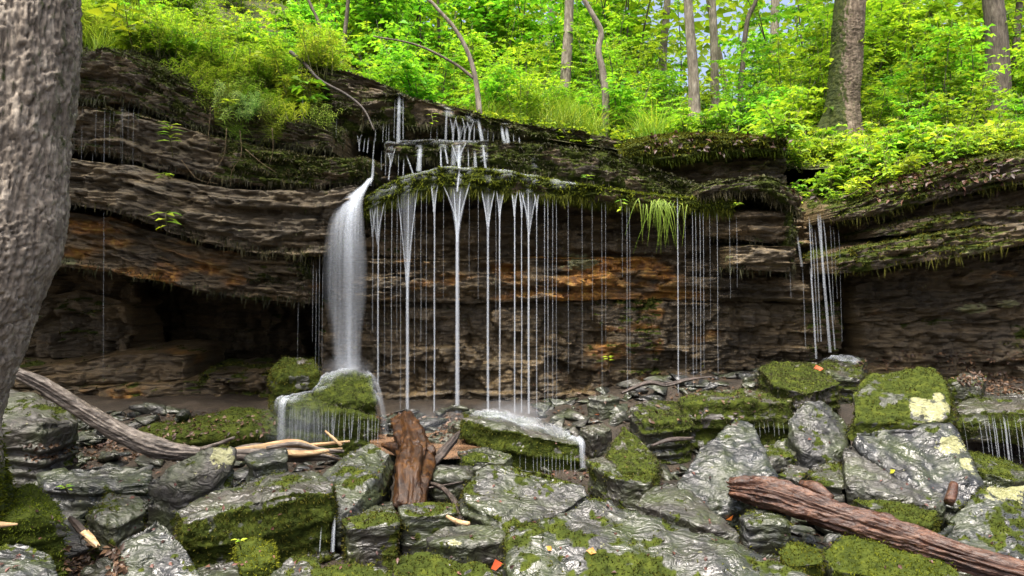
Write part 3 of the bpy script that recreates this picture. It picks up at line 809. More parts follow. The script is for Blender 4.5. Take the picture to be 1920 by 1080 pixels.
rock('loaf shaped grey stone under the broken end of the rotten log', [(1386,970,5.15),(1410,952,5.35),(1450,947,5.4),(1484,968,5.2),(1478,986,5.0),(1400,986,5.0)], .22, .25, .75)
rock('small dark mossy stone right of the triangular rippled slab', [(1430,832,6.6),(1490,820,6.7),(1492,850,6.3),(1440,864,6.2)], .27, .5, .35)
rock('brown angular stone in the gap above the rotten log', [(1453,886,6.0),(1480,867,6.2),(1522,875,6.1),(1500,902,5.8)], .22, .3, .35)
rock('yellowish stone wedged under the tall grey slab', [(1513,880,6.0),(1560,860,6.2),(1592,880,6.0),(1585,914,5.6),(1530,902,5.7)], .27, .4, .45)
rock('flat dark green slab below the thin side fall', [(1420,690,8.2),(1450,676,8.4),(1535,676,8.4),(1577,718,7.7),(1510,737,7.4),(1455,720,7.6)], .2, .85, .35, name='flat_stone', mm='D')
rock('splash rock at the foot of the thin side fall', [(1533,677,8.5),(1560,664,8.7),(1627,668,8.6),(1612,706,8.0),(1555,702,8.0)], .28, .7, .25, wet=1.0, mm='D')
rock('long dark teal ledge with a dripping lower edge at the talus foot', [(1268,745,7.6),(1300,733,7.9),(1400,730,7.9),(1492,735,7.8),(1487,753,7.4),(1380,753,7.3),(1278,756,7.4)], .24, .7, .3, side=.9, name='ledge_rock', mm='D')
rock('overhanging brown mossy ledge with a curtain of drips under it', [(1783,757,7.6),(1830,735,8.3),(1990,735,8.3),(2050,772,7.4),(1900,770,7.3),(1792,770,7.3)], .13, .4, .35, side=.7, name='ledge_rock', mm='D')
rock('large dark boulder under the raised end of the bleached log', [(-70,760,6.6),(0,735,6.9),(60,735,6.9),(130,760,6.7),(145,790,6.4),(80,792,6.1),(-60,792,6.0)], .65, .3, .1, wet=.6)
rock('thin sheet of wet glistening rock in front of the bleached log', [(70,890,6.0),(150,870,6.2),(290,866,6.2),(283,907,5.6),(150,917,5.5),(78,912,5.6)], .14, .02, .85, wet=1.0, name='flat_stone', tilt=0.7)
rock('dark fuzzy lower step of the rock under the main waterfall', [(522,748,7.5),(600,733,7.8),(700,760,7.7),(715,785,7.3),(620,768,7.2),(532,756,7.2)], .6, 1.0, .1, side=1.0, wet=.5, mm='D', name='cascade_rock')
rock('dark mossy hump where the main waterfall lands', [(588,737,7.6),(610,702,7.9),(650,690,8.0),(695,697,8.0),(704,748,7.5),(640,754,7.3)], .55, .9, .15, side=.9, wet=1.0, mm='D', name='cascade_rock')
rock('green mossy shelf rock behind the main waterfall landing', [(503,690,8.3),(530,668,8.5),(590,668,8.5),(602,700,8.1),(518,714,8.0)], .55, .9, .25, side=.5)
rock('low mossy bank rock in front of the dark hollow', [(265,802,7.8),(330,775,8.2),(450,763,8.3),(542,773,8.1),(545,807,7.4),(400,815,7.2),(298,818,7.2)], .36, .85, .2, side=.8)
rock('mossy hump of earth and stone on the talus below the rust stained wall', [(1178,765,7.6),(1230,745,8.0),(1300,750,7.9),(1292,792,7.2),(1208,797,7.1)], .27, .7, .25, mm='D')
rock('small round mossy stone on the leaf litter behind the big green block', [(1775,714,8.0),(1810,698,8.2),(1852,702,8.1),(1842,724,7.9)], .14, .7, .35)
rock('sloping mossy wedge under the overhanging brown ledge', [(1818,845,6.6),(1900,862,6.6),(1965,895,6.2),(1900,897,5.9),(1828,877,6.0)], .22, .65, .4)
rock('weathered grey slab lying on the bank by the old root', [(1808,294,9.3),(1860,276,9.5),(1905,280,9.5),(1925,292,9.2),(1860,305,9.1)], .16, .5, .45, name='flat_stone')
rock('pale lichen covered boulder among the plants behind the bank', [(1755,225,12.6),(1770,208,12.9),(1810,206,12.9),(1828,228,12.6),(1790,240,12.4)], .35, .2, .95, wet=.2, lichen=[(1790,220,30,14)])

rock('small dark wet stone in the splash pool behind the stump', [(800,818,7.2),(820,806,7.35),(850,812,7.3),(845,828,7.1)], .2, .05, .3, wet=1.0)
rock('black wet stone at the left corner of the mossy fall ledge', [(838,792,7.5),(856,784,7.6),(872,792,7.5),(862,802,7.3)], .2, .05, .2, wet=1.0)
rock('low gravelly stone between upright dark mossy rock and talus', [(1085,800,7.4),(1130,790,7.6),(1150,802,7.4),(1110,815,7.2)], .15, .3, .3)
rock('flat brown stone lying on the talus beside the dead branch', [(1100,742,8.0),(1140,735,8.15),(1165,742,8.0),(1130,750,7.9)], .1, .1, .4, name='flat_stone')

def build_rocks():
    tmp = []
    for i, r in enumerate(ROCKS):
        T = np.array([P(*t) for t in r['top']])
        c = T.mean(0)
        B = (T - c) * np.array([0.93, 0.93, 0.25]) + c
        B[:, 2] = np.minimum(B[:, 2], T[:, 2]) - r['th'] - 0.22
        B[:, 1] += 0.04 * r['th']
        me = hull(np.vstack([T, B]))
        o = bpy.data.objects.new('tmp', me)
        COL.objects.link(o)
        size = float(np.max(np.ptp(np.vstack([T, B]), axis=0)))
        m = o.modifiers.new('r', 'REMESH')
        m.mode = 'VOXEL'
        m.voxel_size = float(np.clip(size / 54, 0.014, 0.032))
        tmp.append((o, r, size, T))
    dg = bpy.context.evaluated_depsgraph_get()
    for i, (o, r, size, T) in enumerate(tmp):
        ev = o.evaluated_get(dg)
        me = ev.to_mesh()
        v = np.empty(len(me.vertices) * 3); me.vertices.foreach_get('co', v); v = v.reshape(-1, 3)
        f = np.empty(len(me.loops), np.int32); me.loops.foreach_get('vertex_index', f)
        tot = np.empty(len(me.polygons), np.int32); me.polygons.foreach_get('loop_total', tot)
        e = np.empty(len(me.edges) * 2, np.int32); me.edges.foreach_get('vertices', e); e = e.reshape(-1, 2)
        f = f.reshape(-1, 4) if (tot == 4).all() else None
        ev.to_mesh_clear()
        if f is None:
            print('mixed remesh', r['label']); continue
        deg = np.bincount(e.ravel(), minlength=len(v))[:, None].astype(float)
        for it in range(4):
            s = np.zeros_like(v)
            np.add.at(s, e[:, 0], v[e[:, 1]]); np.add.at(s, e[:, 1], v[e[:, 0]])
            v = v * 0.4 + 0.6 * s / deg
        n = normals_of(v, f)
        for it in range(2):
            s = np.zeros_like(n)
            np.add.at(s, e[:, 0], n[e[:, 1]]); np.add.at(s, e[:, 1], n[e[:, 0]])
            n = n + s / deg
            n /= np.linalg.norm(n, axis=1)[:, None]
        # bedding direction = normal of the traced top face
        cen = T - T.mean(0)
        up = np.linalg.svd(cen)[2][2]
        if up[2] < 0: up = -up
        q = v + i * 3.7
        h = q @ up
        a = r['rough'] * min(size, 1.2)
        flat = np.abs(n @ up)
        d = fbm(q * 2.2, 4) * 0.07 * a
        lw = h / 0.045 + fbm(q * 2, 2) * 1.2
        L = np.floor(lw)
        lh = (np.sin(L * 91.7 + i) * 4375.85) % 1.0
        d += (1 - smooth(0.3, 0.8, flat)) * ((lh - 0.5) * 0.05 * a - 0.012 * smooth(0.15, 0.0, lw - L))
        # broken plates on the bedding faces
        tx = np.cross(up, [0.3, 1, 0.2]); tx /= np.linalg.norm(tx); ty = np.cross(up, tx)
        uv = np.stack([q @ tx, q @ ty], -1)
        ws = uv * 2.6 + np.stack([fbm(q * 1.5, 2), fbm(q * 1.5 + 8, 2)], -1) * 0.8
        plate = np.floor(fbm(q * 1.3 + 5, 2) * 5)
        pl = fbm(q * 1.3 + 5, 2) * 5 - plate
        d += smooth(0.4, 0.9, flat) * (plate * 0.010 + smooth(0.0, 0.12, pl) * 0.010 - 0.02)
        rip = 1 - np.abs(perlin(np.stack([uv[:, 0] * 7 + fbm(q * 4, 2) * 2, uv[:, 1] * 18 + fbm(q * 4 + 9, 2) * 2, h], -1)))
        d += smooth(0.5, 0.95, flat) * rip ** 3 * 0.014
        w1, w2, wc = worley(uv * np.array([3.2, 4.6]) + np.stack([fbm(q * 3, 2), fbm(q * 3 + 4, 2)], -1) * 0.7, i, True)
        d += smooth(0.4, 0.9, flat) * ((wc - 0.5) * 0.022 - smooth(0.07, 0.0, w2 - w1) * 0.006)
        d += fbm(q * 14, 3) * 0.012
        v = v + n * d[:, None]
        n = normals_of(v, f)
        n1 = fbm(q * 1.8, 4); n2 = fbm(q * 6, 3); n3 = fbm(q * 17, 2)
        mv = np.where(n[:, 2] > 0.45, r['moss'], np.maximum(r['moss'] * 0.6, r['side']))
        mo = smooth(0.42, 0.66, mv + n1 * 0.8 + n2 * 0.5 + n3 * 0.4) * (mv > 0.01)
        li = np.zeros(len(v))
        px = 960 + v[:, 0] / v[:, 1] * FPX; py = 540 + (CAMZ - v[:, 2]) / v[:, 1] * FPX
        for (lx, ly, rx, ry) in r['lichen']:
            li = np.maximum(li, smooth(1.5, 0.3, np.hypot((px - lx) / rx, (py - ly) / ry) + n2 * 0.6))
        mo = mo * (1 - smooth(0.3, 0.6, li))
        SURF[r['label']] = (v, f)
        one = np.ones(len(v))
        ru = smooth(0.4, 0.7, r['rust'] + n1 * 0.6) * (r['rust'] > 0)
        ob = thing_mesh(r['name'], v, f, M_ROCK, r['label'], r['cat'], r['group'],
                        dict(tone=np.clip(r['tone'] + n1 * 0.3, 0, 1), rust=ru, lichen=li, moss=mo * 0.9, wet=one * r['wet']))
        add_moss(ob, v, f, mo * (n[:, 2] > -0.5), 10000, 0.012, 0.5, {'D': M_MOSSD, 'B': M_MOSSB, None: M_MOSS}[r['mm']], 300 + i, 13000)
        bpy.data.objects.remove(o)
build_rocks()
# ------------------------------------------------------------------ surface lookups (ray casts on what is built so far)
bpy.context.view_layer.update()
DG = bpy.context.evaluated_depsgraph_get()
def drop(x, y, z0=12.0):
    h, loc, nrm, idx, ob, mt = sc.ray_cast(DG, (x, y, z0), (0, 0, -1))
    return (np.array(loc), np.array(nrm), ob) if h else (None, None, None)
def at(px, py):
    d = Vector(((px - 960) / FPX, 1.0, -(py - 540) / FPX)).normalized()
    h, loc, nrm, idx, ob, mt = sc.ray_cast(DG, (0, 0, CAMZ), d)
    return (np.array(loc), np.array(nrm), ob) if h else (None, None, None)

# ------------------------------------------------------------------ wood
def bark_material(name, a, b, c, moss=True, rough=0.85, sc_=(22, 22, 5), wet=0.3):
    N = NT(name)
    pw = N.pos()
    ps = N.pos(sc_)
    g = N.noise(ps, 1.0, 6, 0.65, 0.4)
    col = N.ramp(g, [(0.3, a), (0.5, b), (0.72, c)])
    col = N.mix(0.6, col, N.ramp(N.noise(pw, 5, 4), [(0.35, 0.55), (0.65, 1.25)]), 'MULTIPLY')
    fine = N.noise(pw, 70, 5, 0.7)
    if moss:
        mm = N.ramp(N.math('ADD', N.attr('moss'), N.math('MULTIPLY', N.math('SUBTRACT', N.noise(pw, 12, 5), 0.5), 1.0)), [(0.4, 0.0), (0.65, 1.0)])
        col = N.mix(mm, col, N.ramp(N.noise(pw, 14, 5), MOSS_STOPS))
    return N.done(N.principled(col, rough, N.bump(fine, 0.5, 0.01, N.bump(g, 0.8, 0.02)), wet))

M_BARK = bark_material('ridged_bark', (0.11, 0.093, 0.07), (0.24, 0.205, 0.16), (0.43, 0.385, 0.31))
M_BARKW = bark_material('brown_mossy_bark', (0.06, 0.045, 0.03), (0.13, 0.10, 0.07), (0.24, 0.2, 0.145))
M_BARKL = bark_material('pale_bark', (0.10, 0.08, 0.06), (0.21, 0.18, 0.14), (0.36, 0.32, 0.26))
M_BARKD = bark_material('dark_bark', (0.045, 0.037, 0.028), (0.10, 0.083, 0.064), (0.18, 0.155, 0.12))
M_DRIFT = bark_material('bleached_wood', (0.035, 0.027, 0.02), (0.12, 0.098, 0.077), (0.30, 0.26, 0.22), False, 0.45, (6, 30, 30), 0.5)
M_ROT = bark_material('reddish_rotten_wood', (0.014, 0.005, 0.003), (0.05, 0.019, 0.009), (0.15, 0.075, 0.042), False, 0.38, (5, 26, 26), 0.45)
M_STUMP = bark_material('amber_wet_wood', (0.008, 0.004, 0.0025), (0.03, 0.012, 0.003), (0.10, 0.042, 0.007), False, 0.42, (14, 14, 10), 0.3)
M_SPLIT = bark_material('fresh_split_wood', (0.22, 0.13, 0.06), (0.42, 0.28, 0.14), (0.6, 0.45, 0.27), False, 0.6, (4, 30, 30), 0.4)
M_TWIG = bark_material('dark_twig', (0.016, 0.012, 0.009), (0.036, 0.026, 0.02), (0.075, 0.056, 0.045), False, 0.5, (20, 20, 20), 0.4)

def log_mesh(pts, radii, ns=36, step=0.02, grain=0.12, lump=0.15, seed=0, jagged=0.0, crack=0.6):
    p = np.array([P(*q) for q in pts])
    ln = np.linalg.norm(np.diff(p, axis=0), axis=1).sum()
    n = max(8, int(ln / step))
    path = spline(p, n)
    rr = np.interp(np.linspace(0, 1, n), np.linspace(0, 1, len(radii)), radii)
    v, f = tube(path, np.ones(n), ns, True)
    body = v[:n * ns].reshape(n, ns, 3) - path[:, None, :]
    th = np.linspace(0, 2 * math.pi, ns, endpoint=False)
    s = np.linspace(0, ln, n)
    T, S = np.meshgrid(th, s)
    q = np.stack([np.cos(T).ravel() * 1.6 + seed, np.sin(T).ravel() * 1.6, S.ravel() * 2.2], -1)
    g = fbm(q * np.array([5, 5, 0.7]), 4).reshape(n, ns)
    l = fbm(q * 1.0 + 31, 3).reshape(n, ns)
    k = fbm(q * np.array([2, 2, 2.0]) + 3, 3).reshape(n, ns)
    R = rr[:, None] * (1 + grain * (g * 1.6 - np.abs(g)) + lump * l * 1.8 + 0.08 * k)
    w1, w2, wc = worley(np.stack([T.ravel() * 1.6, S.ravel() * 3.2 + fbm(q * 2, 2)], -1), seed, True)
    R = R + rr[:, None] * ((wc - 0.5) * 0.10 - smooth(0.08, 0.0, w2 - w1) * 0.06).reshape(n, ns) * crack
    R = R + rr[:, None] * fbm(q * np.array([9, 9, 5.0]), 3).reshape(n, ns) * 0.10 * crack
    v[:n * ns] = (path[:, None, :] + body * R[:, :, None]).reshape(-1, 3)
    if jagged:
        t = np.gradient(path, axis=0); t /= np.linalg.norm(t, axis=1)[:, None]
        jj = perlin(np.stack([np.cos(th) * 3 + seed, np.sin(th) * 3, th * 0], -1)) * jagged
        for end, sg in ((0, -1), (n - 1, 1)):
            v[end * ns:(end + 1) * ns] += t[end] * (jj * sg)[:, None]
    return v, f

def bark_trunk(name, label, cpx, rad, Y, top_extra, mat, seed, plates=(13, 4.2), deep=0.022, ns=260, step=0.015, mossf=None, cat='tree', flare=None):
    """A near trunk with real bark plates. cpx: (px,py) centre line; rad: radius in m along it."""
    pts = np.array([P(a, b, Y) for a, b in cpx])
    n = int(np.linalg.norm(np.diff(pts, axis=0), axis=1).sum() / step)
    path = spline(pts, n)
    s = np.concatenate([[0], np.cumsum(np.linalg.norm(np.diff(path, axis=0), axis=1))])
    rr = np.interp(np.linspace(0, 1, n), np.linspace(0, 1, len(rad)), rad)
    th = np.linspace(0, 2 * math.pi, ns, endpoint=False)
    T, S = np.meshgrid(th, s)
    rm = float(np.mean(rad))
    U = np.stack([T.ravel() * rm * plates[0], S.ravel() * plates[1]], -1)
    q3 = np.stack([np.cos(T).ravel() * rm, np.sin(T).ravel() * rm, S.ravel()], -1)
    U = U + np.stack([fbm(q3 * 5 + seed, 3), fbm(q3 * 5 + 9, 3)], -1) * 0.8
    U[:, 0] += np.where(T.ravel() > 0, 0, 0)
    f1, f2 = worley(U, seed)
    d = smooth(0.0, 0.14, f2 - f1) * deep * (0.75 + 0.5 * perlin(np.stack([U[:, 0] * .5, U[:, 1] * .5, U[:, 0] * 0], -1)))
    f1b, f2b = worley(U * 2.3 + 5, seed + 3)
    d += smooth(0.0, 0.25, f2b - f1b) * deep * 0.4
    d += fbm(q3 * 18, 3) * deep * 0.6 + fbm(q3 * 1.8 + seed, 3) * rm * 0.16
    R = rr[:, None] + d.reshape(n, ns)
    if flare is not None:      # buttress roots
        for (ang, w, amt, zl) in flare:
            a = np.exp(-((np.angle(np.exp(1j * (T - ang)))) / w) ** 2)
            R = R + a * amt * np.exp(-(S[-1, 0] - S if cpx[0][1] < cpx[-1][1] else S) / zl)
    v = np.stack([path[:, 0][:, None] + np.cos(T) * R, path[:, 1][:, None] - np.sin(T) * R, np.broadcast_to(path[:, 2][:, None], T.shape)], -1).reshape(-1, 3)
    f = grid_faces(n, ns, True)[:, ::-1] if cpx[0][1] > cpx[-1][1] else grid_faces(n, ns, True)
    mo = np.zeros(len(v))
    if mossf is not None:
        mo = np.clip(mossf(v, normals_of(v, f)), 0, 1)
    base = path[-1] if cpx[0][1] < cpx[-1][1] else path[0]
    root = empty(name, base, label, cat)
    tr = part('trunk', v, f, mat, root, dict(moss=mo))
    return root, tr, v, f, mo, path, rr

def leaves(pos, d, up, L, W, rs, fold=0.25, curl=0.15, rnd=None):
    """pointed oval leaves, two folded halves: 5 verts, 4 triangles each"""
    n = len(pos)
    d = d / (np.linalg.norm(d, axis=1)[:, None] + 1e-9)
    s = np.cross(d, up)
    s /= np.linalg.norm(s, axis=1)[:, None] + 1e-9
    nn = np.cross(s, d)
    L = np.broadcast_to(np.asarray(L, float), (n,))[:, None]
    W = np.broadcast_to(np.asarray(W, float), (n,))[:, None]
    mid = pos + d * L * 0.45
    v = np.stack([pos, mid - s * W * 0.5 + nn * W * fold, mid + nn * 0, mid + s * W * 0.5 + nn * W * fold, pos + d * L - nn * L * curl], 1)
    f = np.array([[0, 2, 1], [1, 2, 4], [0, 3, 2], [2, 3, 4]])
    F = (np.arange(n)[:, None, None] * 5 + f[None]).reshape(-1, 3)
    r = rs.random(n) if rnd is None else rnd
    return v.reshape(-1, 3), F, np.repeat(r, 5)

def join_leaves(lst):
    vs, fs, rs_, o = [], [], [], 0
    for v, f, r in lst:
        vs.append(v); fs.append(f + o); rs_.append(r); o += len(v)
    return np.vstack(vs), np.concatenate(fs), np.concatenate(rs_)

def crown_mesh(seed, rad, hh, ncl, per, leaf):
    rs = np.random.default_rng(seed)
    c = rs.normal(size=(ncl, 3)); c /= np.linalg.norm(c, axis=1)[:, None]
    c *= (rs.random(ncl) ** 0.45)[:, None]
    c = c * np.array([rad, rad, hh])
    k = np.repeat(np.arange(ncl), per)
    off = rs.normal(size=(len(k), 3)) * np.array([0.5, 0.5, 0.14]) * rad * 0.26
    p = c[k] + off
    a = rs.random(len(k)) * 6.283
    d = np.stack([np.cos(a), np.sin(a), -0.25 + 0.4 * rs.normal(size=len(k))], -1)
    up = np.stack([rs.normal(size=len(k)) * 0.35, rs.normal(size=len(k)) * 0.35, np.ones(len(k))], -1)
    sz = leaf * (0.7 + 0.6 * rs.random(len(k)))
    return leaves(p, d, up, sz, sz * 0.62, rs, rnd=np.clip(0.6 * rs.random(ncl)[k] + 0.4 * rs.random(len(k)), 0, 1))

CROWNS = []
for k in range(3):
    v, f, r = crown_mesh(40 + k, 2.6, 1.9, 56, 26, 0.17)
    CROWNS.append(mesh_from('crown', v, f, M_LEAF, False, dict(rnd=r)))

def limbs(root, base, top, n, length, r, mat, rs):
    """branches of a tree, each its own mesh, in world coordinates; returns their tips"""
    tips = []
    for k in range(n):
        t = 0.55 + 0.45 * k / max(n - 1, 1)
        p0 = base + (top - base) * t
        a = k * 2.4 + rs.random()
        d = np.array([math.cos(a), math.sin(a), 0.55 + 0.4 * rs.random()])
        d /= np.linalg.norm(d)
        L = length * (0.7 + 0.5 * rs.random()) * (1.15 - 0.5 * t)
        p1 = p0 + d * L * 0.5 + rs.normal(size=3) * 0.06 * L
        p2 = p0 + d * L + np.array([0, 0, 0.12 * L])
        path = spline([p0, p1, p2], 8)
        v, f = tube(path, np.linspace(r * (1 - 0.55 * t), r * 0.12, 8), 6, True)
        part('branch', v, f, mat, root, dict(moss=np.zeros(len(v))))
        tips.append(p2)
    return tips

def tree(label, pts, Y, rpx, mat, height, seed, crown=1.0, name='tree', group=None, ncrown=1, moss=0.0, nl=6, lift=0.0):
    """pts: (px,py) along the visible trunk from the base up; Y distance; rpx half width in px"""
    rs = np.random.default_rng(seed)
    p = np.array([P(a, b, Y) for a, b in pts])
    gz = float(forest_z(np.array([p[0, 0]]), np.array([Y]))[0])
    p[0, 2] = min(p[0, 2], gz - 0.05)
    base = np.array([p[0, 0], Y, gz - 0.1])
    r = rpx / FPX * Y
    d = (p[-1] - p[0]); d /= np.linalg.norm(d)
    d = d * 0.5 + np.array([0, 0, 0.5]); d /= np.linalg.norm(d)
    topz = gz + height
    ext = []
    z = p[-1, 2]; c = p[-1].copy()
    while z < topz:
        c = c + d * 1.4 + rs.normal(size=3) * np.array([0.08, 0.08, 0])
        z = c[2]; ext.append(c.copy())
    allp = np.vstack([base[None], p[1:], np.array(ext)]) if ext else np.vstack([base[None], p[1:]])
    n = 90
    path = spline(allp, n)
    t = np.linspace(0, 1, n)
    rr = r * (1.0 - 0.75 * t) * (1 + 0.5 * np.exp(-t * 30))
    v, f = tube(path, rr, 28, True, rough=0.10, seed=seed)
    root = empty(name, base, label, 'tree', group)
    mo = np.full(len(v), 0.0) + moss * np.exp(-np.maximum(v[:, 2] - gz, 0) / 0.5)
    part('trunk', v, f, mat, root, dict(moss=mo))
    i0 = int(n * 0.45)
    limbs(root, path[i0], path[-1], nl, height * 0.25, r * 0.45, mat, rs)
    top = path[-1]
    for k in range(ncrown):
        o = link('crown', CROWNS[(seed + k) % 3], root)
        cpos = top + np.array([rs.normal() * 0.9, rs.normal() * 0.9, -0.3 - 1.1 * k + lift])
        o.location = tuple(cpos - base)
        o.rotation_euler = (0, 0, rs.random() * 6.28)
        s = crown * (0.85 + 0.3 * rs.random())
        o.scale = (s, s, s)
    return root

# big bark trunk at the left
def _bigmoss(v, n):
    zz = v[:, 2]
    low = smooth(0.55, -0.1, zz)
    right = smooth(0.55, 0.95, n[:, 0]) * smooth(0.2, 2.5, zz) * 0.55
    return low * 1.0 + right * 0.8
troot, tr, tv, tf, tmo, tpath, trr = bark_trunk('bark_tree', 'thick ridged grey brown trunk leaning beside the stream with mossy foot',
    [(85,-900),(52,-420),(32,-120),(20,0),(12,120),(-2,250),(-16,370),(-34,460),(-56,560),(-90,650),(-126,740),(-146,820),(-150,905),(-150,985)],
    [.26,.31,.345,.355,.36,.365,.37,.375,.375,.37,.365,.37,.41,.46], 4.6, 0, M_BARK, 3, plates=(27, 3.6), deep=0.03, mossf=_bigmoss)
_m = tmo * (tv[:, 2] < 0.55) * (tv[:, 0] > -3.9)
add_moss(tr, tv, tf, _m, 7000, 0.022, 0.3, M_MOSSB, 901, 14000)
_rs = np.random.default_rng(5)
limbs(troot, tpath[int(len(tpath) * 0.25)], tpath[0] + np.array([0, 0, 0.2]), 6, 2.0, 0.14, M_BARK, _rs)
for k in range(2):
    o = link('crown', CROWNS[k], troot)
    o.location = tuple(tpath[0] + np.array([-2.2 + 0.5 * k, 1.6 + 0.8 * k, 1.6 + 0.9 * k]) - np.array(troot.location))

# tree on the bank at the right
def _rm(v, n):
    return smooth(0.0, 0.8, -n[:, 0]) * 0.75 + smooth(5.2, 4.3, v[:, 2]) * 0.35
YB = 12.6
zb = float(forest_z(np.array([(1583 - 960) / FPX * YB]), np.array([YB]))[0])
pyb = 540 - (zb - 0.12 - CAMZ) / YB * FPX
broot, b2, bv, bf, bmo, bpath, brr = bark_trunk('bank_tree', 'straight mossy sided tree with flared root standing on the bank',
    [(1612,-700),(1600,-300),(1594,0),(1588,70),(1584,140),(1580,200),(1577,pyb)], [.16,.21,.235,.24,.245,.25,.29], YB, 0, M_BARKW, 8, plates=(20, 7), deep=0.016, ns=96, step=0.028, mossf=_rm,
    flare=[(3.3, 0.5, 0.55, 0.22), (0.4, 0.5, 0.22, 0.2), (1.7, 0.5, 0.2, 0.2)])
limbs(broot, bpath[60], bpath[0], 6, 2.5, 0.12, M_BARK, np.random.default_rng(4))
for k in range(2):
    o = link('crown', CROWNS[k + 1], broot)
    o.location = tuple(bpath[0] + np.array([-0.6 + k, 0.8 * k, 0.5 + k * 0.8]) - np.array(broot.location)); o.scale = (1.2, 1.2, 1.2)

tree('slender pale grey trunk rising from the tall grass', [(1055,205),(1062,120),(1066,50),(1069,-60)], 17.0, 11, M_BARKL, 10, 21)
tree('thin crooked sapling trunk bending over the mid ledge', [(1130,268),(1136,200),(1131,140),(1122,95),(1127,60),(1110,25),(1090,-10),(1075,-50)], 11.2, 7.5, M_BARKL, 6.5, 22, 0.6, 'sapling_tree', ncrown=1)
tree('slim straight trunk behind the mossy bank slab with dark bark', [(1303,200),(1300,140),(1294,60),(1288,-40)], 16.2, 10.5, M_BARK, 11, 23)
tree('pale trunk left of the slim dark one', [(1240,195),(1243,110),(1250,20),(1255,-60)], 19.5, 8, M_BARKL, 11, 24)
tree('thin curved sapling trunk standing on the edge of the upper tier', [(902,222),(896,180),(890,140),(876,95),(850,50),(815,10),(790,-30)], 10.3, 5.5, M_BARKL, 5.5, 25, 0.6, 'sapling_tree', ncrown=1)
tree('leaning dark thin trunk in front of the bright gap', [(1383,110),(1398,60),(1416,5),(1430,-40)], 20, 5, M_BARKD, 10, 26)
tree('broad dark trunk in the shade behind the seedlings', [(1872,205),(1870,100),(1862,0),(1858,-60)], 17.5, 21, M_BARKD, 12, 27)
tree('narrow dark trunk beside the broad shaded one', [(1903,190),(1905,90),(1912,0),(1915,-60)], 18.5, 7, M_BARKD, 12, 28)
tree('reddish grey trunk partly hidden by leaves', [(1342,170),(1339,90),(1335,0),(1333,-60)], 23, 8, M_BARKL, 12, 29)
tree('pale far trunk in the bright gap', [(1452,120),(1453,40),(1456,-60)], 29, 9, M_BARKL, 13, 30)
tree('grey trunk behind the curved sapling', [(918,185),(921,110),(925,0),(926,-50)], 22, 7.5, M_BARKL, 12, 31)
tree('dim slim trunk above the upper tier', [(760,150),(762,80),(766,-40)], 24, 6, M_BARK, 12, 32)
tree('thin upright stem among the leaves over the upper tier', [(826,180),(824,100),(820,-40)], 19, 3.5, M_BARKD, 9, 33, 0.7)
tree('dark bushy stem at the top of the upper tier', [(640,135),(646,70),(655,-30)], 14, 4.5, M_BARKD, 6, 34, 0.6, 'sapling_tree', ncrown=1)
tree('slanting dark stem over the herb bank', [(622,110),(600,50),(572,-20)], 13.2, 3.5, M_BARKD, 6, 35, 0.6, 'sapling_tree', ncrown=1)
rs = np.random.default_rng(77)
for k in range(7):
    Yk = 24 + 18 * rs.random(); pxk = rs.uniform(480, 2050)
    zk = float(forest_z(np.array([(pxk - 960) / FPX * Yk]), np.array([Yk]))[0])
    pyk = 540 - (zk - CAMZ) / Yk * FPX
    tree('slim grey tree deep in the wood behind the cliff', [(pxk, pyk), (pxk + rs.normal() * 6, pyk - 150), (pxk + rs.normal() * 10, pyk - 330)], Yk, 5 + 3 * rs.random(), (M_BARK, M_BARKL, M_BARKL)[k % 3], 12 + 4 * rs.random(), 120 + k, 1.5, 'forest_tree', 'slim trees deep in the wood')

# fallen wood ---------------------------------------------------------------
v, f = log_mesh([(12,690,6.0),(80,722,6.1),(150,766,6.2),(220,808,6.3),(290,838,6.35),(350,850,6.4),(400,852,6.42)], [.04,.058,.066,.078,.085,.07,.05], 52, 0.014, 0.3, 0.15, 1, 0.04, 1.6)
dl = thing_mesh('fallen_log', v, f, M_DRIFT, 'long bleached fallen log with splintered end reaching from trunk to leaning slab', 'log')
rs = np.random.default_rng(3)
for k in range(9):
    y0 = 838 + rs.random() * 26
    pts = [(370 + rs.random() * 40, 850 + rs.normal() * 5, 6.4), (470 + rs.random() * 30, y0, 6.4 + rs.normal() * .05), (545 + rs.random() * 30, y0 + rs.normal() * 5, 6.4 + rs.normal() * .06), (600 + rs.random() * 58, y0 + rs.normal() * 7, 6.35)]
    v, f = log_mesh(pts, [.028, .034, .03, .008], 12, 0.04, 0.35, 0.2, 5 + k)
    part('splinter', v, f, M_DRIFT if k % 3 else M_SPLIT, dl)
v, f = log_mesh([(378,842,6.3),(410,832,6.28),(440,820,6.25)], [.02,.018,.012], 10, 0.03, 0.1, 0.1, 2)
part('branch_stub', v, f, M_DRIFT, dl)
v, f = log_mesh([(500,840,6.3),(555,832,6.3),(600,842,6.3),(645,846,6.3)], [.016,.02,.016,.012], 10, 0.03, 0.1, 0.2, 3)
part('branch_stub', v, f, M_DRIFT, dl)
v, f = log_mesh([(610,808,6.35),(625,822,6.3),(640,836,6.28)], [.008,.014,.016], 8, 0.03, 0.1, 0.1, 4)
part('branch_stub', v, f, M_SPLIT, dl)

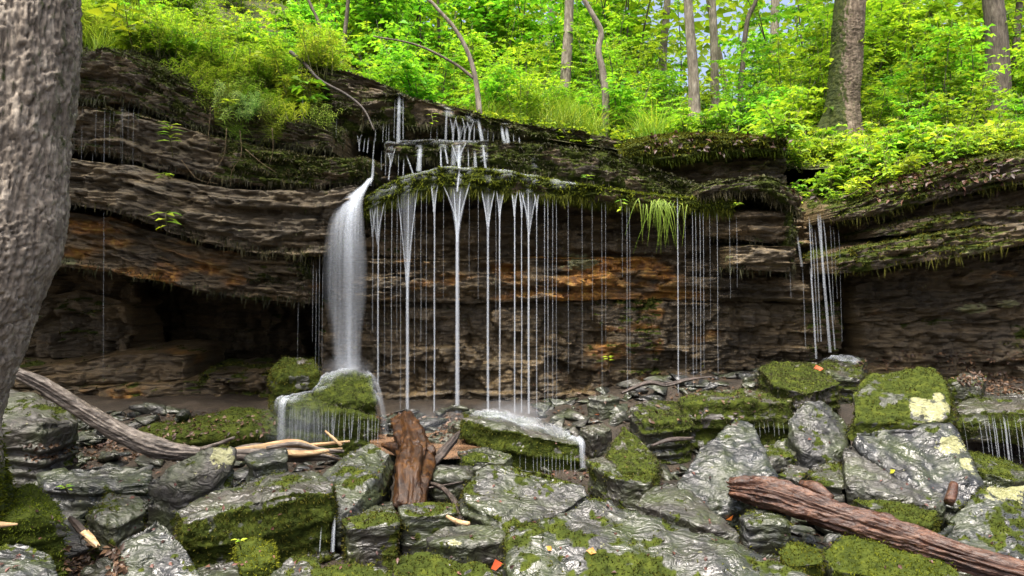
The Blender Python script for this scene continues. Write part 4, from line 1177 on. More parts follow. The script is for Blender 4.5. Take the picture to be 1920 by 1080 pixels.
v, f = log_mesh([(756,786,6.75),(757,792,6.7),(762,804,6.55),(772,836,6.3),(776,870,6.05),(770,908,5.75),(764,965,5.5)], [.07,.105,.12,.145,.15,.15,.12], 72, 0.011, 0.07, 0.3, 9, 0.03, 1.3)
st = thing_mesh('dead_stump', v, f, M_STUMP, 'amber brown wet dead stump standing under the water strands', 'stump')
v, f = log_mesh([(716,834,6.38),(738,838,6.34),(764,846,6.28)], [.015,.045,.09], 24, 0.02, 0.2, 0.3, 10)
part('root_stub', v, f, M_STUMP, st)
v, f = log_mesh([(796,842,6.2),(806,845,6.15),(812,852,6.1)], [.05,.05,.03], 16, 0.02, 0.2, 0.3, 11)
part('root_stub', v, f, M_STUMP, st)
v, f = log_mesh([(810,872,6.2),(830,850,6.35),(852,824,6.5),(862,808,6.6)], [.03,.04,.035,.008], 22, 0.015, 0.5, 0.4, 12, 0.05, 2.0)
thing_mesh('broken_branch', v, f, M_TWIG, 'dark jagged broken branch leaning right of the dead stump', 'branch')
v, f = log_mesh([(806,905,5.75),(830,915,5.6),(852,938,5.4),(858,965,5.25)], [.012,.02,.022,.016], 14, 0.02, 0.3, 0.3, 13, 0.02, 1.5)
thing_mesh('broken_branch', v, f, M_TWIG, 'dark bent stick propped against the upper plate of the great slab', 'branch')
v, f = log_mesh([(775,918,5.65),(820,912,5.7),(868,903,5.75)], [.007,.008,.006], 8, 0.03, 0.1, 0.1, 14)
thing_mesh('twig', v, f, M_TWIG, 'thin twig lying across from the dead stump to the great slab', 'twig')

v, f = log_mesh([(1372,915,5.45),(1430,922,5.32),(1520,950,5.12),(1620,985,4.92),(1720,1018,4.75),(1830,1052,4.56),(1985,1092,4.35)], [.06,.11,.105,.10,.085,.075,.07], 84, 0.011, 0.34, 0.2, 17, 0.06, 1.6)
rl = thing_mesh('rotten_log', v, f, M_ROT, 'reddish brown wet rotten log lying across the stones', 'log')
for k, (pp, r_) in enumerate([([(1370,905,5.5),(1400,908,5.4),(1450,915,5.3)], [.02,.04,.03]), ([(1368,925,5.4),(1410,932,5.3),(1460,948,5.2)], [.015,.035,.03]), ([(1500,905,5.3),(1530,915,5.2),(1560,935,5.1)], [.02,.05,.03])]):
    v, f = log_mesh(pp, r_, 14, 0.02, 0.3, 0.3, 40 + k)
    part('splinter', v, f, M_ROT, rl)
v, f = log_mesh([(1780,942,5.0),(1785,925,5.05),(1788,908,5.1)], [.035,.035,.03], 14, 0.02, 0.2, 0.2, 44)
thing_mesh('wood_stub', v, f, M_ROT, 'short upright broken wood stub by the silver rippled block', 'stub')
v, f = log_mesh([(1796,330,8.35),(1825,333,8.4),(1870,322,8.5),(1920,308,8.65),(2000,296,8.9)], [.03,.065,.055,.06,.05], 30, 0.02, 0.2, 0.3, 18)
ol = thing_mesh('old_root', v, f, M_DRIFT, 'pale barkless old root sticking out over the mossy ledge', 'root')
for pp in ([(1850,332,8.4),(1856,345,8.35),(1843,362,8.3)], [(1866,335,8.4),(1870,350,8.35),(1868,370,8.32)]):
    v, f = log_mesh(pp, [.02,.022,.01], 8, 0.02, 0.2, 0.2, 19)
    part('bark_strip', v, f, M_ROT, ol)
v, f = log_mesh([(545,98,9.9),(570,118,9.55),(600,150,9.35),(650,178,9.25),(682,205,9.15),(702,245,9.0)], [.028,.024,.02,.018,.014,.01], 10, 0.04, 0.1, 0.1, 20)
hb = thing_mesh('hanging_branch', v, f, M_TWIG, 'thin dark branch hanging down across the upper tier', 'branch')
v, f = log_mesh([(1165,737,7.75),(1215,718,7.8),(1250,722,7.8),(1290,712,7.85),(1335,706,7.9)], [.014,.026,.02,.022,.008], 16, 0.02, 0.4, 0.4, 21, 0.02, 1.8)
thing_mesh('dead_branch', v, f, M_TWIG, 'dark crooked dead branch lying on the talus', 'branch')
v, f = log_mesh([(1222,836,6.4),(1255,825,6.45),(1300,822,6.5)], [.012,.02,.012], 14, 0.02, 0.4, 0.4, 22, 0.03, 1.8)
thing_mesh('dead_branch', v, f, M_TWIG, 'short dark branch behind the pale rippled slab', 'branch')
v, f = log_mesh([(132,972,4.95),(150,990,4.85),(166,1008,4.75)], [.016,.026,.028], 18, 0.012, 0.4, 0.3, 23, 0.03, 1.8)
sb = thing_mesh('split_wood', v, f, M_TWIG, 'broken stub of split wood with a pale torn end', 'wood')
v, f = log_mesh([(160,1000,4.74),(172,1013,4.70),(183,1024,4.66)], [.026,.024,.015], 18, 0.008, 0.5, 0.3, 24, 0.06, 2.0)
part('torn_end', v, f, M_SPLIT, sb)
v, f = log_mesh([(-20,984,4.5),(5,984,4.5),(33,983,4.5)], [.02,.018,.006], 10, 0.02, 0.3, 0.2, 25)
thing_mesh('split_wood', v, f, M_SPLIT, 'orange splinter of wood sticking from the bright moss mound', 'wood')
v, f = log_mesh([(838,968,4.95),(858,978,4.88),(880,982,4.82)], [.012,.016,.012], 10, 0.02, 0.2, 0.2, 26)
thing_mesh('split_wood', v, f, M_SPLIT, 'small broken pale stick on the brown lichen spotted block', 'wood')
v, f = tube(spline([P(700,68,10.6), P(780,84,10.5), P(850,118,10.4), P(892,150,10.3)], 20), np.linspace(.01, .025, 20), 7)
thing_mesh('arching_branch', v, f, M_BARKD, 'thin dark branch arching over the upper tier to the curved sapling', 'branch', attrs=dict(moss=np.zeros(len(v))))
# ------------------------------------------------------------------ falling water
def water_material(name, base_alpha):
    N = NT(name)
    al = N.attr('alpha')
    st = N.noise(N.pos((90, 0, 0.3)), 1.0, 1, 0.5)
    a = N.math('MULTIPLY', al, N.ramp(st, [(0.3, 0.55), (0.6, 1.0)]))
    a = N.math('MULTIPLY', a, base_alpha)
    b = N.principled((0.78, 0.85, 0.92), 0.5, None, 0.3)
    tl = N.n('ShaderNodeBsdfTranslucent'); tl.inputs[0].default_value = (0.8, 0.87, 0.95, 1)
    m1 = N.n('ShaderNodeMixShader'); m1.inputs[0].default_value = 0.35
    N.l(b.outputs[0], m1.inputs[1]); N.l(tl.outputs[0], m1.inputs[2])
    tr = N.n('ShaderNodeBsdfTransparent')
    mx = N.n('ShaderNodeMixShader')
    N.l(a, mx.inputs[0]); N.l(tr.outputs[0], mx.inputs[1]); N.l(m1.outputs[0], mx.inputs[2])
    return N.done(mx)
M_FALL = water_material('falling_water', 0.5)

def ribbon(path, wid, thick, alpha, ns=10, edge=0.5):
    """closed flattened tube of water: wid across, thick along the view depth, alpha along the path"""
    path = np.asarray(path, float); n = len(path)
    wid = np.broadcast_to(wid, (n,)); thick = np.broadcast_to(thick, (n,)); alpha = np.broadcast_to(alpha, (n,))
    th = np.linspace(0, 2 * math.pi, ns, endpoint=False)
    t = np.gradient(path, axis=0); t /= np.linalg.norm(t, axis=1)[:, None] + 1e-9
    sx = np.cross(t, np.array([0, 1.0, 0])); bad = np.linalg.norm(sx, axis=1) < 0.2
    sx[bad] = np.array([-1.0, 0, 0]); sx /= np.linalg.norm(sx, axis=1)[:, None]
    sy = np.cross(sx, t)
    v = path[:, None, :] + sx[:, None, :] * (np.cos(th)[None, :] * wid[:, None] / 2)[:, :, None] + sy[:, None, :] * (np.sin(th)[None, :] * thick[:, None] / 2)[:, :, None]
    a = alpha[:, None] * (1 - edge * np.abs(np.cos(th))[None, :] ** 2)
    return v.reshape(-1, 3), [grid_faces(n, ns, True)], a.ravel()

def strand_path(px, y0, y1, Y, px1=None, n=20, out=0.05):
    t = np.linspace(0, 1, n)
    pxx = px + ((px1 - px) if px1 is not None else 0) * t
    py = y0 + (y1 - y0) * t
    Yv = Y - out * np.sqrt(t)
    return np.stack([(pxx - 960) / FPX * Y, Yv, CAMZ - (py - 540) / FPX * Y], -1)

def add_strand(parent, px, y0, y1, Y, w=3.0, px1=None, a=0.8, fade=0.25, vtop=0.0, vlen=70, wob=0.6, rs=np.random.default_rng(8)):
    p = strand_path(px, y0, y1, Y, px1)
    n = len(p); t = np.linspace(0, 1, n)
    m = Y / FPX
    w = w * 0.78; vtop = vtop * 0.8
    wid = np.full(n, w * m) * (0.8 + 0.35 * t)
    if vtop:
        py = y0 + (y1 - y0) * t
        wid = wid + vtop * m * np.clip(1 - (py - y0) / vlen, 0, 1) ** 1.2
    p[:, 0] += perlin(np.stack([t * 3 + px * 0.37, t * 0, t * 0], -1)) * wob * m
    a = a * 1.12
    al = a * smooth(0, min(0.5, 22.0 / (y1 - y0)), t) * (1 - fade * t)
    rr_ = np.random.default_rng(int(px * 7 + y0))
    if vtop:
        al = al * np.clip((w * m / wid) ** 1.4 * 1.2 + 0.03, 0, 1)
    v, f, av = ribbon(p, wid, np.minimum(wid, max(w, 2) * m), al, 8, 0.75)
    part('water_strand', v, f, M_FALL, parent, dict(alpha=av))
    if vtop:
        # threads that gather from a wider lip into the strand
        nf = int(2 + vtop / 14)
        for j in range(nf):
            s0 = -1 + 2 * j / (nf - 1) + rr_.normal() * 0.08
            ys = y0 - 10 + rr_.random() * 14
            vl2 = vlen * (0.75 + 0.45 * rr_.random())
            t2 = np.linspace(0, 1, 18)
            pyy = ys + t2 * vl2
            q = np.stack([(px + s0 * 0.5 * (vtop + w) * (1 - t2) ** 1.25 + s0 * w * 0.25 - 960) / FPX * Y, Y - 0.012 - 0.04 * np.sqrt(t2), CAMZ - (pyy - 540) / FPX * Y], -1)
            v, f, av = ribbon(q, (1.2 + 1.3 * rr_.random() + 0.25 * w * t2) * m, 1.6 * m, a * (0.4 + 0.5 * rr_.random()) * (1 - 0.5 * t2) * smooth(0, 0.2, t2), 8, 0.3)
            part('water_strand', v, f, M_FALL, parent, dict(alpha=av))

def fall(label, px, py, Y, name='waterfall'):
    return empty(name, P(px, py, Y), label, 'waterfall')

def film(parent, key, line, rad, alpha, seed):
    """thin film of water lying on a built surface along a line"""
    v, f = SURF[key]
    n = normals_of(v, f)
    px = 960 + v[:, 0] / v[:, 1] * FPX; py = 540 + (CAMZ - v[:, 2]) / v[:, 1] * FPX
    d = np.full(len(v), 1e9)
    L = np.array(line, float)
    for a, b in zip(L[:-1], L[1:]):
        ab = b - a
        t = np.clip(((px - a[0]) * ab[0] + (py - a[1]) * ab[1]) / (ab @ ab), 0, 1)
        d = np.minimum(d, np.hypot(px - a[0] - t * ab[0], py - a[1] - t * ab[1]))
    d = d + perlin(v * 7 + seed) * rad * 0.5
    al = alpha * smooth(rad, 0, d) * np.clip(0.85 + 0.6 * perlin(v * np.array([9, 9, 30]) + seed), 0.2, 1)
    front = n[:, 1] < 0.6
    al = al * front * (n[:, 2] > -0.3)
    ok = (al[f] > 0.015).any(1)
    if not ok.any(): return
    ff = f[ok]
    u, inv = np.unique(ff, return_inverse=True)
    part('water_film', v[u] + n[u] * 0.022 , inv.reshape(ff.shape), M_FALL, parent, dict(alpha=al[u]))

YK = 8.26
cf = fall('wide curtain of thin white water strands dropping from the mossy main ledge', 900, 780, YK, 'water_curtain')
for (px, y0, y1, w, vt, vl, a) in [(710,388,720,4.5,26,70,.55),(735,378,700,2.2,0,0,.4),(765,362,800,8,34,180,.8),(790,360,640,1.8,0,0,.4),(815,358,815,4,8,60,.75),
        (800,360,740,1.4,0,0,.4),(858,352,790,10,46,90,.85),(832,358,560,1.2,0,0,.35),(915,364,770,6,22,70,.8),(937,366,766,4,10,50,.75),(930,366,600,1.4,0,0,.4),(965,368,775,3.6,8,40,.75),
        (978,369,790,3,8,40,.7),(991,370,795,5.5,26,70,.8),(1006,372,780,2.6,6,30,.6),(1021,373,775,2,0,0,.5),(1027,374,770,2,0,0,.5),(1036,374,768,1.8,0,0,.5),(1043,375,760,1.6,0,0,.45),
        (1065,376,700,1.3,0,0,.35),(1091,378,690,1.2,0,0,.3),(1110,380,600,1.1,0,0,.3),(1128,382,740,1.4,0,0,.35),(1135,382,640,1.2,0,0,.3),(1175,386,760,1.8,0,0,.4),(1180,388,700,1.4,0,0,.35),(1166,386,520,1.2,0,0,.3),
        (1270,370,790,3.2,0,0,.6),(1284,398,720,1.5,0,0,.35),(1298,398,740,1.8,0,0,.45),(1304,398,700,1.4,0,0,.4),(1312,400,710,2,0,0,.45),(1318,400,690,1.6,0,0,.4),(1344,402,700,1.8,0,0,.4),(1330,402,600,1.2,0,0,.3),(1367,404,560,1.2,0,0,.3),(1380,404,540,1.3,0,0,.3),
        (745,374,640,1.5,0,0,.35),(752,372,780,1.8,0,0,.4),(778,362,700,1.6,0,0,.35),(700,396,620,2.2,10,60,.4),(722,384,700,1.8,0,0,.35),(880,358,520,1.2,0,0,.3),(897,360,560,1.3,0,0,.35)]:
    add_strand(cf, px, y0 - 3, y1, YK if px > 780 else YK + 0.18 * (780 - px) / 80, w, None, min(1, a * 1.1), 0.25 if w > 2.5 else 0.6, vt, vl)
# main fall at the left end of the ledge
mf = fall('main silky waterfall pouring over the left end of the mossy ledge', 645, 690, 8.2)
def sheetfall(parent, pts, wid, alpha, thick=0.03, n=60, ns=26, seed=0, edge=0.97, name='water_sheet', bulge=0.0):
    p = spline([P(*q) for q in pts], n)
    w = np.interp(np.linspace(0, 1, n), np.linspace(0, 1, len(wid)), wid) * np.mean([q[2] for q in pts]) / FPX
    al = np.interp(np.linspace(0, 1, n), np.linspace(0, 1, len(alpha)), alpha)
    v, f, a = ribbon(p, w, np.maximum(thick, w * bulge), al, ns, edge)
    th = np.tile(np.linspace(0, 2 * math.pi, ns, endpoint=False), n)
    s = np.repeat(np.linspace(0, 1, n), ns)
    st = perlin(np.stack([np.cos(th) * 9 + seed, np.sin(th) * 2, s * 1.2], -1))
    a = np.clip(a * (0.85 + 0.55 * st), 0, 1)
    v[:, 1] -= 0.015 * st
    part(name, v, f, M_FALL, parent, dict(alpha=a))
rv = np.random.default_rng(44)
for j in range(20):
    u = -1 + 2 * (j + rv.random()) / 20
    sp = u if u > 0 else u * 1.05
    lag = 1 - 0.25 * abs(u)
    pts = [(693 + 2 * u, 334 + 6 * rv.random(), 8.62), (683 + 4 * u, 350, 8.5), (662 + 14 * sp, 376, 8.38 - .02 * u), (650 + 27 * sp, 420, 8.28), (648 + 34 * sp, 490, 8.22 + .02 * u * u), (648 + 33 * sp, 555, 8.2), (650 + 24 * sp, 625, 8.17), (651 + 21 * sp, 690 + 4 * rv.random(), 8.14)]
    wd = np.array([4, 6, 9, 11, 12, 12, 10, 9]) * (0.7 + 0.7 * rv.random())
    core = math.exp(-((u - 0.05) / 0.45) ** 2)
    al = np.array([.7, .9, .9, .7, .42, .32, .32, .4]) * (0.2 + 0.38 * core + 0.16 * rv.random()) * np.array([1.1, 1.1, 1, .85, .75, .75, .8, .9])
    sheetfall(mf, pts, wd, al, 0.012, seed=j, n=46, ns=14, name='water_veil')
sheetfall(mf, [(700,300,8.75),(698,330,8.7),(690,345,8.6)], [4,6,12], [.5,.6,.7], 0.02, seed=4, ns=12)
for px, y0, y1, w, a in [(588,490,640,1.3,.3),(594,500,690,1.6,.35),(600,480,700,1.5,.3),(560,565,690,1.2,.25),(606,500,680,1.4,.3)]:
    add_strand(mf, px, y0, y1, 8.25, w, None, a, .6)
# run-off over the cascade rock
for key in ('dark mossy hump where the main waterfall lands', 'dark fuzzy lower step of the rock under the main waterfall'):
    film(mf, key, [(690,692),(650,690),(622,700),(600,716),(575,730),(555,740),(532,752)], 20, .65, 3)
    film(mf, key, [(700,700),(708,730),(712,770)], 14, .45, 4)
sheetfall(mf, [(540,744,7.3),(531,752,7.16),(528,775,7.12),(527,832,7.1)], [14,16,15,18], [.9,.8,.6,.35], 0.03, seed=6)
sheetfall(mf, [(690,695,7.85),(705,715,7.6),(716,760,7.4),(724,815,7.3)], [5,8,11,14], [.25,.2,.16,.08], 0.03, seed=7)
rs = np.random.default_rng(21)
for px in np.arange(545, 715, 5.5):
    pp = px + rs.normal() * 1.5
    add_strand(mf, pp, 752 + (pp - 540) * 0.13 + rs.random() * 6, 826 + rs.normal() * 4, 7.12 + 0.0006 * (pp - 540), 1.0 + 1.2 * rs.random(), pp + rs.normal() * 2, .35 + .35 * rs.random(), .4)
# upper cascade
uc = fall('small white cascade stepping down the two upper mossy tiers', 860, 318, 8.8, 'cascade')
for (px, y0, y1, Y, w, vt, vl, a, px1) in [(749,179,268,9.32,9,0,0,.85,748),(756,182,262,9.3,3,0,0,.5,757),(741,184,262,9.3,1.6,0,0,.4,740),(838,203,268,9.3,6,0,0,.5,836),(850,226,268,9.3,5,10,30,.6,850),(862,232,266,9.3,5,12,28,.6,861),(872,230,266,9.3,4,8,20,.5,871),(882,230,266,9.3,5,8,20,.6,880),
        (896,222,268,9.3,9,0,0,.8,905),(890,230,266,9.3,3,0,0,.5,889),(940,236,270,9.35,9,0,0,.9,946),(949,238,270,9.35,9,0,0,.8,953),(963,250,268,9.4,2,0,0,.4,963),(973,256,270,9.4,3,0,0,.5,974),(915,240,268,9.35,1.5,0,0,.4,915),(925,246,270,9.35,1.5,0,0,.4,925),
        (719,228,268,9.3,1.6,0,0,.4,719),(730,230,266,9.3,1.6,0,0,.4,730),(725,230,264,9.3,1.2,0,0,.35,725),(570,180,240,9.2,2,0,0,.5,562),(632,215,268,9.2,1.5,0,0,.4,632),(675,258,285,9.0,3,8,16,.5,675),(685,258,286,9.0,2.5,0,0,.5,683),(692,256,288,9.0,2.5,0,0,.5,690),(703,255,350,8.95,3,0,0,.6,697),(705,240,266,9.1,2,0,0,.4,705),
        (808,240,268,9.3,1.3,0,0,.35,808),(820,236,268,9.3,1.3,0,0,.35,820)]:
    add_strand(uc, px, y0, y1, Y, w, px1, a * 0.8, .1, vt, vl, 0.3)
for (px, y0, y1, w, vt, vl, a, px1) in [(735,285,338,3.5,10,30,.7,730),(748,285,330,1.5,0,0,.4,748),(762,290,328,4,0,0,.6,776),(789,270,322,12,0,0,.8,786),(758,296,330,3,0,0,.5,757),(826,272,316,5,0,0,.7,828),(834,272,308,5,0,0,.7,840),(860,268,320,8,22,36,.95,862),(850,272,312,12,0,0,.35,851),(878,274,318,3,0,0,.6,879),(890,280,316,8,0,0,.5,892),(905,268,318,6,0,0,.8,911),(716,280,320,1.5,0,0,.35,716),(724,280,330,1.6,0,0,.35,724)]:
    add_strand(uc, px, y0, y1, 8.83, w, px1, a, .1, vt, vl, 0.3)
add_strand(uc, 862, 315, 360, 8.27, 5, 858, .8, .1)
film(uc, 12, [(712,271),(760,268),(850,266),(912,269)], 6, .26, 8)
for x0, x1, y0, y1 in ((760,812,334,320),(838,880,318,320),(930,958,324,328),(985,1000,332,336),(1040,1075,343,347),(700,740,372,352)):
    film(uc, 14, [(x0,y0),(x1,y1)], 11, .38, int(x0))
for key, ln_, rd, al_ in ((11, [(749,182),(748,240)], 8, .6), (10, [(749,236),(748,264)], 8, .5), (11, [(838,206),(850,244)], 9, .4), (11, [(880,222),(905,254)], 10, .5), (10, [(895,240),(905,266)], 8, .5), (10, [(945,238),(950,266)], 8, .7),
        (12, [(860,270),(861,312)], 11, .6), (12, [(830,272),(836,300)], 8, .45), (12, [(788,270),(787,298)], 8, .5), (12, [(906,270),(910,312)], 8, .5), (12, [(735,272),(733,294)], 6, .4),
        (14, [(862,320),(858,356)], 8, .5), (14, [(768,336),(765,364)], 9, .35), (14, [(915,324),(915,362)], 8, .3), (14, [(990,334),(991,368)], 8, .3), (14, [(815,322),(815,358)], 6, .3), (14, [(708,362),(708,392)], 8, .35), (12, [(1000,300),(1005,325)], 5, .2)):
    film(uc, key, ln_, rd, al_, rd)
# thin drips from the left upper bed
ld = fall('faint thread-like drips under the dark upper bed beside the bark trunk', 200, 300, 8.55, 'drips')
for px, y0, y1, w, a in [(142,186,290,1.3,.3),(156,192,330,2,.4),(182,198,290,1.8,.5),(197,200,715,2.2,.55),(176,285,320,1.8,.4),(208,200,300,1.4,.35),(216,205,230,1.6,.4),(232,192,330,2,.45),(229,192,300,1.2,.35),(243,196,280,1.2,.3),(252,196,330,2.2,.45),(262,200,250,1,.3)]:
    add_strand(ld, px, y0, y1, 8.5, w * 0.8, px + 1, a * 0.7, .8)
# thin side fall in the notch at the right
rf = fall('thin side fall in the notch between the two ledge groups', 1545, 670, 8.15)
for px, y0, y1, w, a, px1 in [(1516,405,520,3,.6,1519),(1519,500,672,4,.75,1527),(1521,420,640,2,.5,1531),(1533,400,660,6,.7,1553),(1537,398,540,4,.6,1541),(1543,410,655,3,.5,1562),(1528,430,640,2.5,.5,1536),(1556,420,600,1.4,.3,1560),(1562,425,560,1.2,.3,1566),(1504,500,650,1.6,.35,1507),(1480,505,560,1,.3,1480),(1572,430,640,1.3,.3,1575),(1494,440,500,5,.4,1500)]:
    add_strand(rf, px, y0, y1, 8.2, w * 1.15, px1, a * 0.7, .3)
film(rf, 'splash rock at the foot of the thin side fall', [(1535,668),(1560,668),(1600,676)], 13, .9, 7)
# water running over the splash ledge
sf = fall('thin sheet of white water running off the mossy splash ledge', 1040, 880, 6.95)
film(sf, 'mossy ledge rock that water strands splash on and drip from', [(895,772),(940,781),(1000,799),(1050,812),(1090,826)], 15, .55, 6)
sheetfall(sf, [(1084,820,7.02),(1091,832,6.96),(1092,860,6.94),(1096,905,6.92)], [12,14,12,12], [.8,.7,.55,.3], 0.03, seed=13)
for px in list(np.arange(1000, 1080, 7.0)) + [975, 985]:
    add_strand(sf, px, 846 + rs.random() * 6, 885 + rs.normal() * 6, 6.86, 1.2 + rs.random(), None, .35, .4)
# drip curtain under the brown ledge at the right
dc = fall('row of slanting drips under the overhanging brown ledge', 1860, 868, 7.35, 'drip_curtain')
for px, y1, w, a in [(1802,840,1.2,.35),(1812,800,1,.3),(1832,850,1.6,.4),(1842,846,2,.45),(1850,864,1.8,.45),(1858,858,2.4,.5),(1862,866,2.6,.55),(1872,862,1.4,.4),(1880,870,4.5,.7),(1886,870,2,.5),(1900,866,1.8,.4),(1910,872,2.2,.45),(1920,868,1.6,.4),(1935,866,2,.4)]:
    add_strand(dc, px, 776, y1, 7.3, w, px + 7, a, .3)
tf_ = fall('pair of short trickles falling into the sandy pool', 617, 1025, 4.85, 'trickle')
for px, y0, w, a in [(604,985,3.5,.4),(629,966,6.5,.7),(625,975,2,.4)]:
    add_strand(tf_, px, y0, 1030, 4.92, w, px - 1, a, .2)
lt = fall('row of tiny drips below the dark teal ledge', 1450, 800, 7.2, 'drips')
for px in np.arange(1405, 1485, 9.0):
    add_strand(lt, px + rs.normal() * 2, 788, 815 + rs.normal() * 5, 7.3, 1.0 + rs.random(), None, .3, .4)

# pools ---------------------------------------------------------------------
def pool_material():
    N = NT('pool_water')
    pw = N.pos((1, 3, 1))
    col = N.ramp(N.noise(pw, 3, 3), [(0.35, (0.06, 0.035, 0.02)), (0.6, (0.20, 0.12, 0.07))])
    return N.done(N.principled(col, 0.07, N.bump(N.noise(pw, 14, 3), 0.35, 0.02), 0.6))
M_POOL = pool_material()
def pool(name, poly, z, label):
    poly = np.array(poly, float)
    pts = []
    for a, b in poly:
        Yp = (CAMZ - z) / ((b - 540) / FPX)
        pts.append([(a - 960) / FPX * Yp, Yp, z])
    pts = np.array(pts); c = pts.mean(0)
    ring = spline(np.vstack([pts, pts[:1]]), 60)[:-1]
    v = np.vstack([c[None], ring]); n = len(ring); k = np.arange(n)
    f = np.stack([np.zeros(n, int), 1 + k, 1 + (k + 1) % n], -1)
    o = link(name, mesh_from(name, v, f, M_POOL), kind='structure'); o['label'] = label
    return o

# fine spray hanging over the foot of the falls
def spray(px, py, Y, r, dens, label):
    N = NT('spray')
    tc = N.n('ShaderNodeTexCoord').outputs['Object']
    ln = N.n('ShaderNodeVectorMath', operation='LENGTH'); N.l(tc, ln.inputs[0])
    fall_ = N.ramp(ln.outputs['Value'], [(0.0, 1.0), (0.45, 0.45), (1.0, 0.0)])
    nz = N.ramp(N.noise(tc, 2.2, 2), [(0.35, 0.2), (0.65, 1.0)])
    vol = N.n('ShaderNodeVolumePrincipled')
    vol.inputs['Color'].default_value = (0.8, 0.87, 0.95, 1)
    N.l(N.math('MULTIPLY', N.math('MULTIPLY', fall_, nz), dens), vol.inputs['Density'])
    N.l(vol.outputs[0], N.out.inputs['Volume'])
    bm = bmesh.new(); bmesh.ops.create_icosphere(bm, subdivisions=3, radius=1.0)
    me = bpy.data.meshes.new('spray'); bm.to_mesh(me); bm.free(); me.materials.append(N.m)
    o = link('spray', me, kind='stuff', loc=tuple(P(px, py, Y))); o.scale = r; o['label'] = label
spray(560, 800, 7.0, (0.42, 0.3, 0.35), 0.8, 'white spray at the foot of the cascade rock')
spray(800, 790, 7.5, (0.45, 0.25, 0.2), 0.7, 'white spray where the strands land behind the stump')
spray(960, 775, 7.2, (0.45, 0.3, 0.16), 2.0, 'white spray on the mossy splash ledge')
spray(650, 695, 7.95, (0.3, 0.25, 0.2), 2.2, 'white spray where the main waterfall lands')
for px, py, dn in ((765, 795, 5.0), (815, 800, 4.0), (858, 790, 5.0)):
    spray(px, py, 8.1, (0.16, 0.14, 0.13), dn, 'small puff of spray at the foot of a thick strand')
pool('stream_pool', [(1080,915),(1180,905),(1300,915),(1400,930),(1480,950),(1400,975),(1280,965),(1180,950)], -0.43, 'shallow brown stream water between the great slab and the pale rippled slab')
pool('sandy_pool', [(570,1012),(650,1000),(740,1005),(770,1030),(740,1070),(640,1075),(560,1050)], -0.55, 'small sandy pool under the pair of trickles')
pool('stream_pool', [(690,880),(780,890),(880,890),(900,915),(860,945),(760,950),(690,930)], -0.44, 'shallow brown stream water below the dead stump')
pool('stream_pool', [(700,790),(800,785),(900,800),(900,850),(800,860),(700,840)], -0.15, 'splash pool under the water strands')

# ------------------------------------------------------------------ plants
def blades(rs, n, spread, h, w, lean=0.6, seg=4, origin=None):
    """arching grass blades, each a tapering strip"""
    a = rs.random(n) * 6.283
    p0 = np.stack([rs.normal(size=n) * spread, rs.normal(size=n) * spread, np.zeros(n)], -1)
    if origin is not None: p0 = p0 + origin
    d = np.stack([np.cos(a), np.sin(a), np.zeros(n)], -1)
    s = np.stack([-np.sin(a), np.cos(a), np.zeros(n)], -1)
    L = h * (0.55 + 0.6 * rs.random(n))[:, None]
    le = (lean * (0.4 + rs.random(n)))[:, None]
    rows = []
    for k in range(seg + 1):
        t = k / seg
        c = p0 + d * L * le * t ** 1.8
        c[:, 2] += (L[:, 0]) * (t - 0.45 * le[:, 0] * t ** 2.2)
        ww = w * (1 - t ** 1.5) + 0.0006
        rows.append(c - s * ww); rows.append(c + s * ww)
    v = np.stack(rows, 1)
    m = 2 * (seg + 1)
    f = np.concatenate([np.stack([np.arange(n) * m + 2 * k, np.arange(n) * m + 2 * k + 1, np.arange(n) * m + 2 * k + 3, np.arange(n) * m + 2 * k + 2], -1) for k in range(seg)])
    return v.reshape(-1, 3), f, np.repeat(rs.random(n), m)

def sprayed(rs, h, nst, leafL, nspray, spl, nleaf, lean=0.25, z0=0.2):
    """stems with flat tiers of leaves; returns stem mesh parts and leaf arrays"""
    stems, lf = [], []
    for k in range(nst):
        a = rs.random() * 6.283
        le = lean * (0.3 + rs.random())
        H = h * (0.65 + 0.35 * rs.random())
        b = np.array([rs.normal() * 0.05 * h, rs.normal() * 0.05 * h, -0.03])
        top = b + np.array([math.cos(a) * le * H, math.sin(a) * le * H, H])
        path = spline([b, (b + top) / 2 + rs.normal(size=3) * 0.04 * h, top], 8)
        stems.append(tube(path, np.linspace(0.006 * h + 0.003, 0.002, 8), 5, True))
        for j in range(nspray):
            t = z0 + (1 - z0) * (j + rs.random()) / nspray
            p = path[0] + (path[-1] - path[0]) * t
            i = min(int(t * 7), 7); p = path[i]
            az = j * 2.4 + rs.random() * 1.2
            L = spl * (0.6 + 0.6 * rs.random()) * (1.15 - 0.55 * t)
            dv = np.array([math.cos(az), math.sin(az), 0.28 - 0.25 * rs.random()])
            end = p + dv * L
            stems.append(tube(np.array([p, p + dv * L * 0.5 + [0, 0, 0.02], end]), [0.003, 0.0025, 0.0012], 4, False))
            m = nleaf
            tt = (np.arange(m) + 0.6) / m
            pos = p[None] + (end - p)[None] * tt[:, None]
            sd = np.where(np.arange(m) % 2 == 0, 1.0, -1.0)
            fwd = dv / np.linalg.norm(dv)
            lat = np.cross(fwd, [0, 0, 1]); lat /= np.linalg.norm(lat)
            d = fwd[None] * 0.6 + lat[None] * sd[:, None] * (1 - 0.5 * tt[:, None]) + rs.normal(size=(m, 3)) * 0.15
            d[:, 2] -= 0.12
            up = np.tile([0.0, 0, 1], (m, 1)) + rs.normal(size=(m, 3)) * 0.28
            sz = leafL * (0.65 + 0.6 * rs.random(m))
            lf.append(leaves(pos, d, up, sz, sz * 0.6, rs))
    return stems, join_leaves(lf)

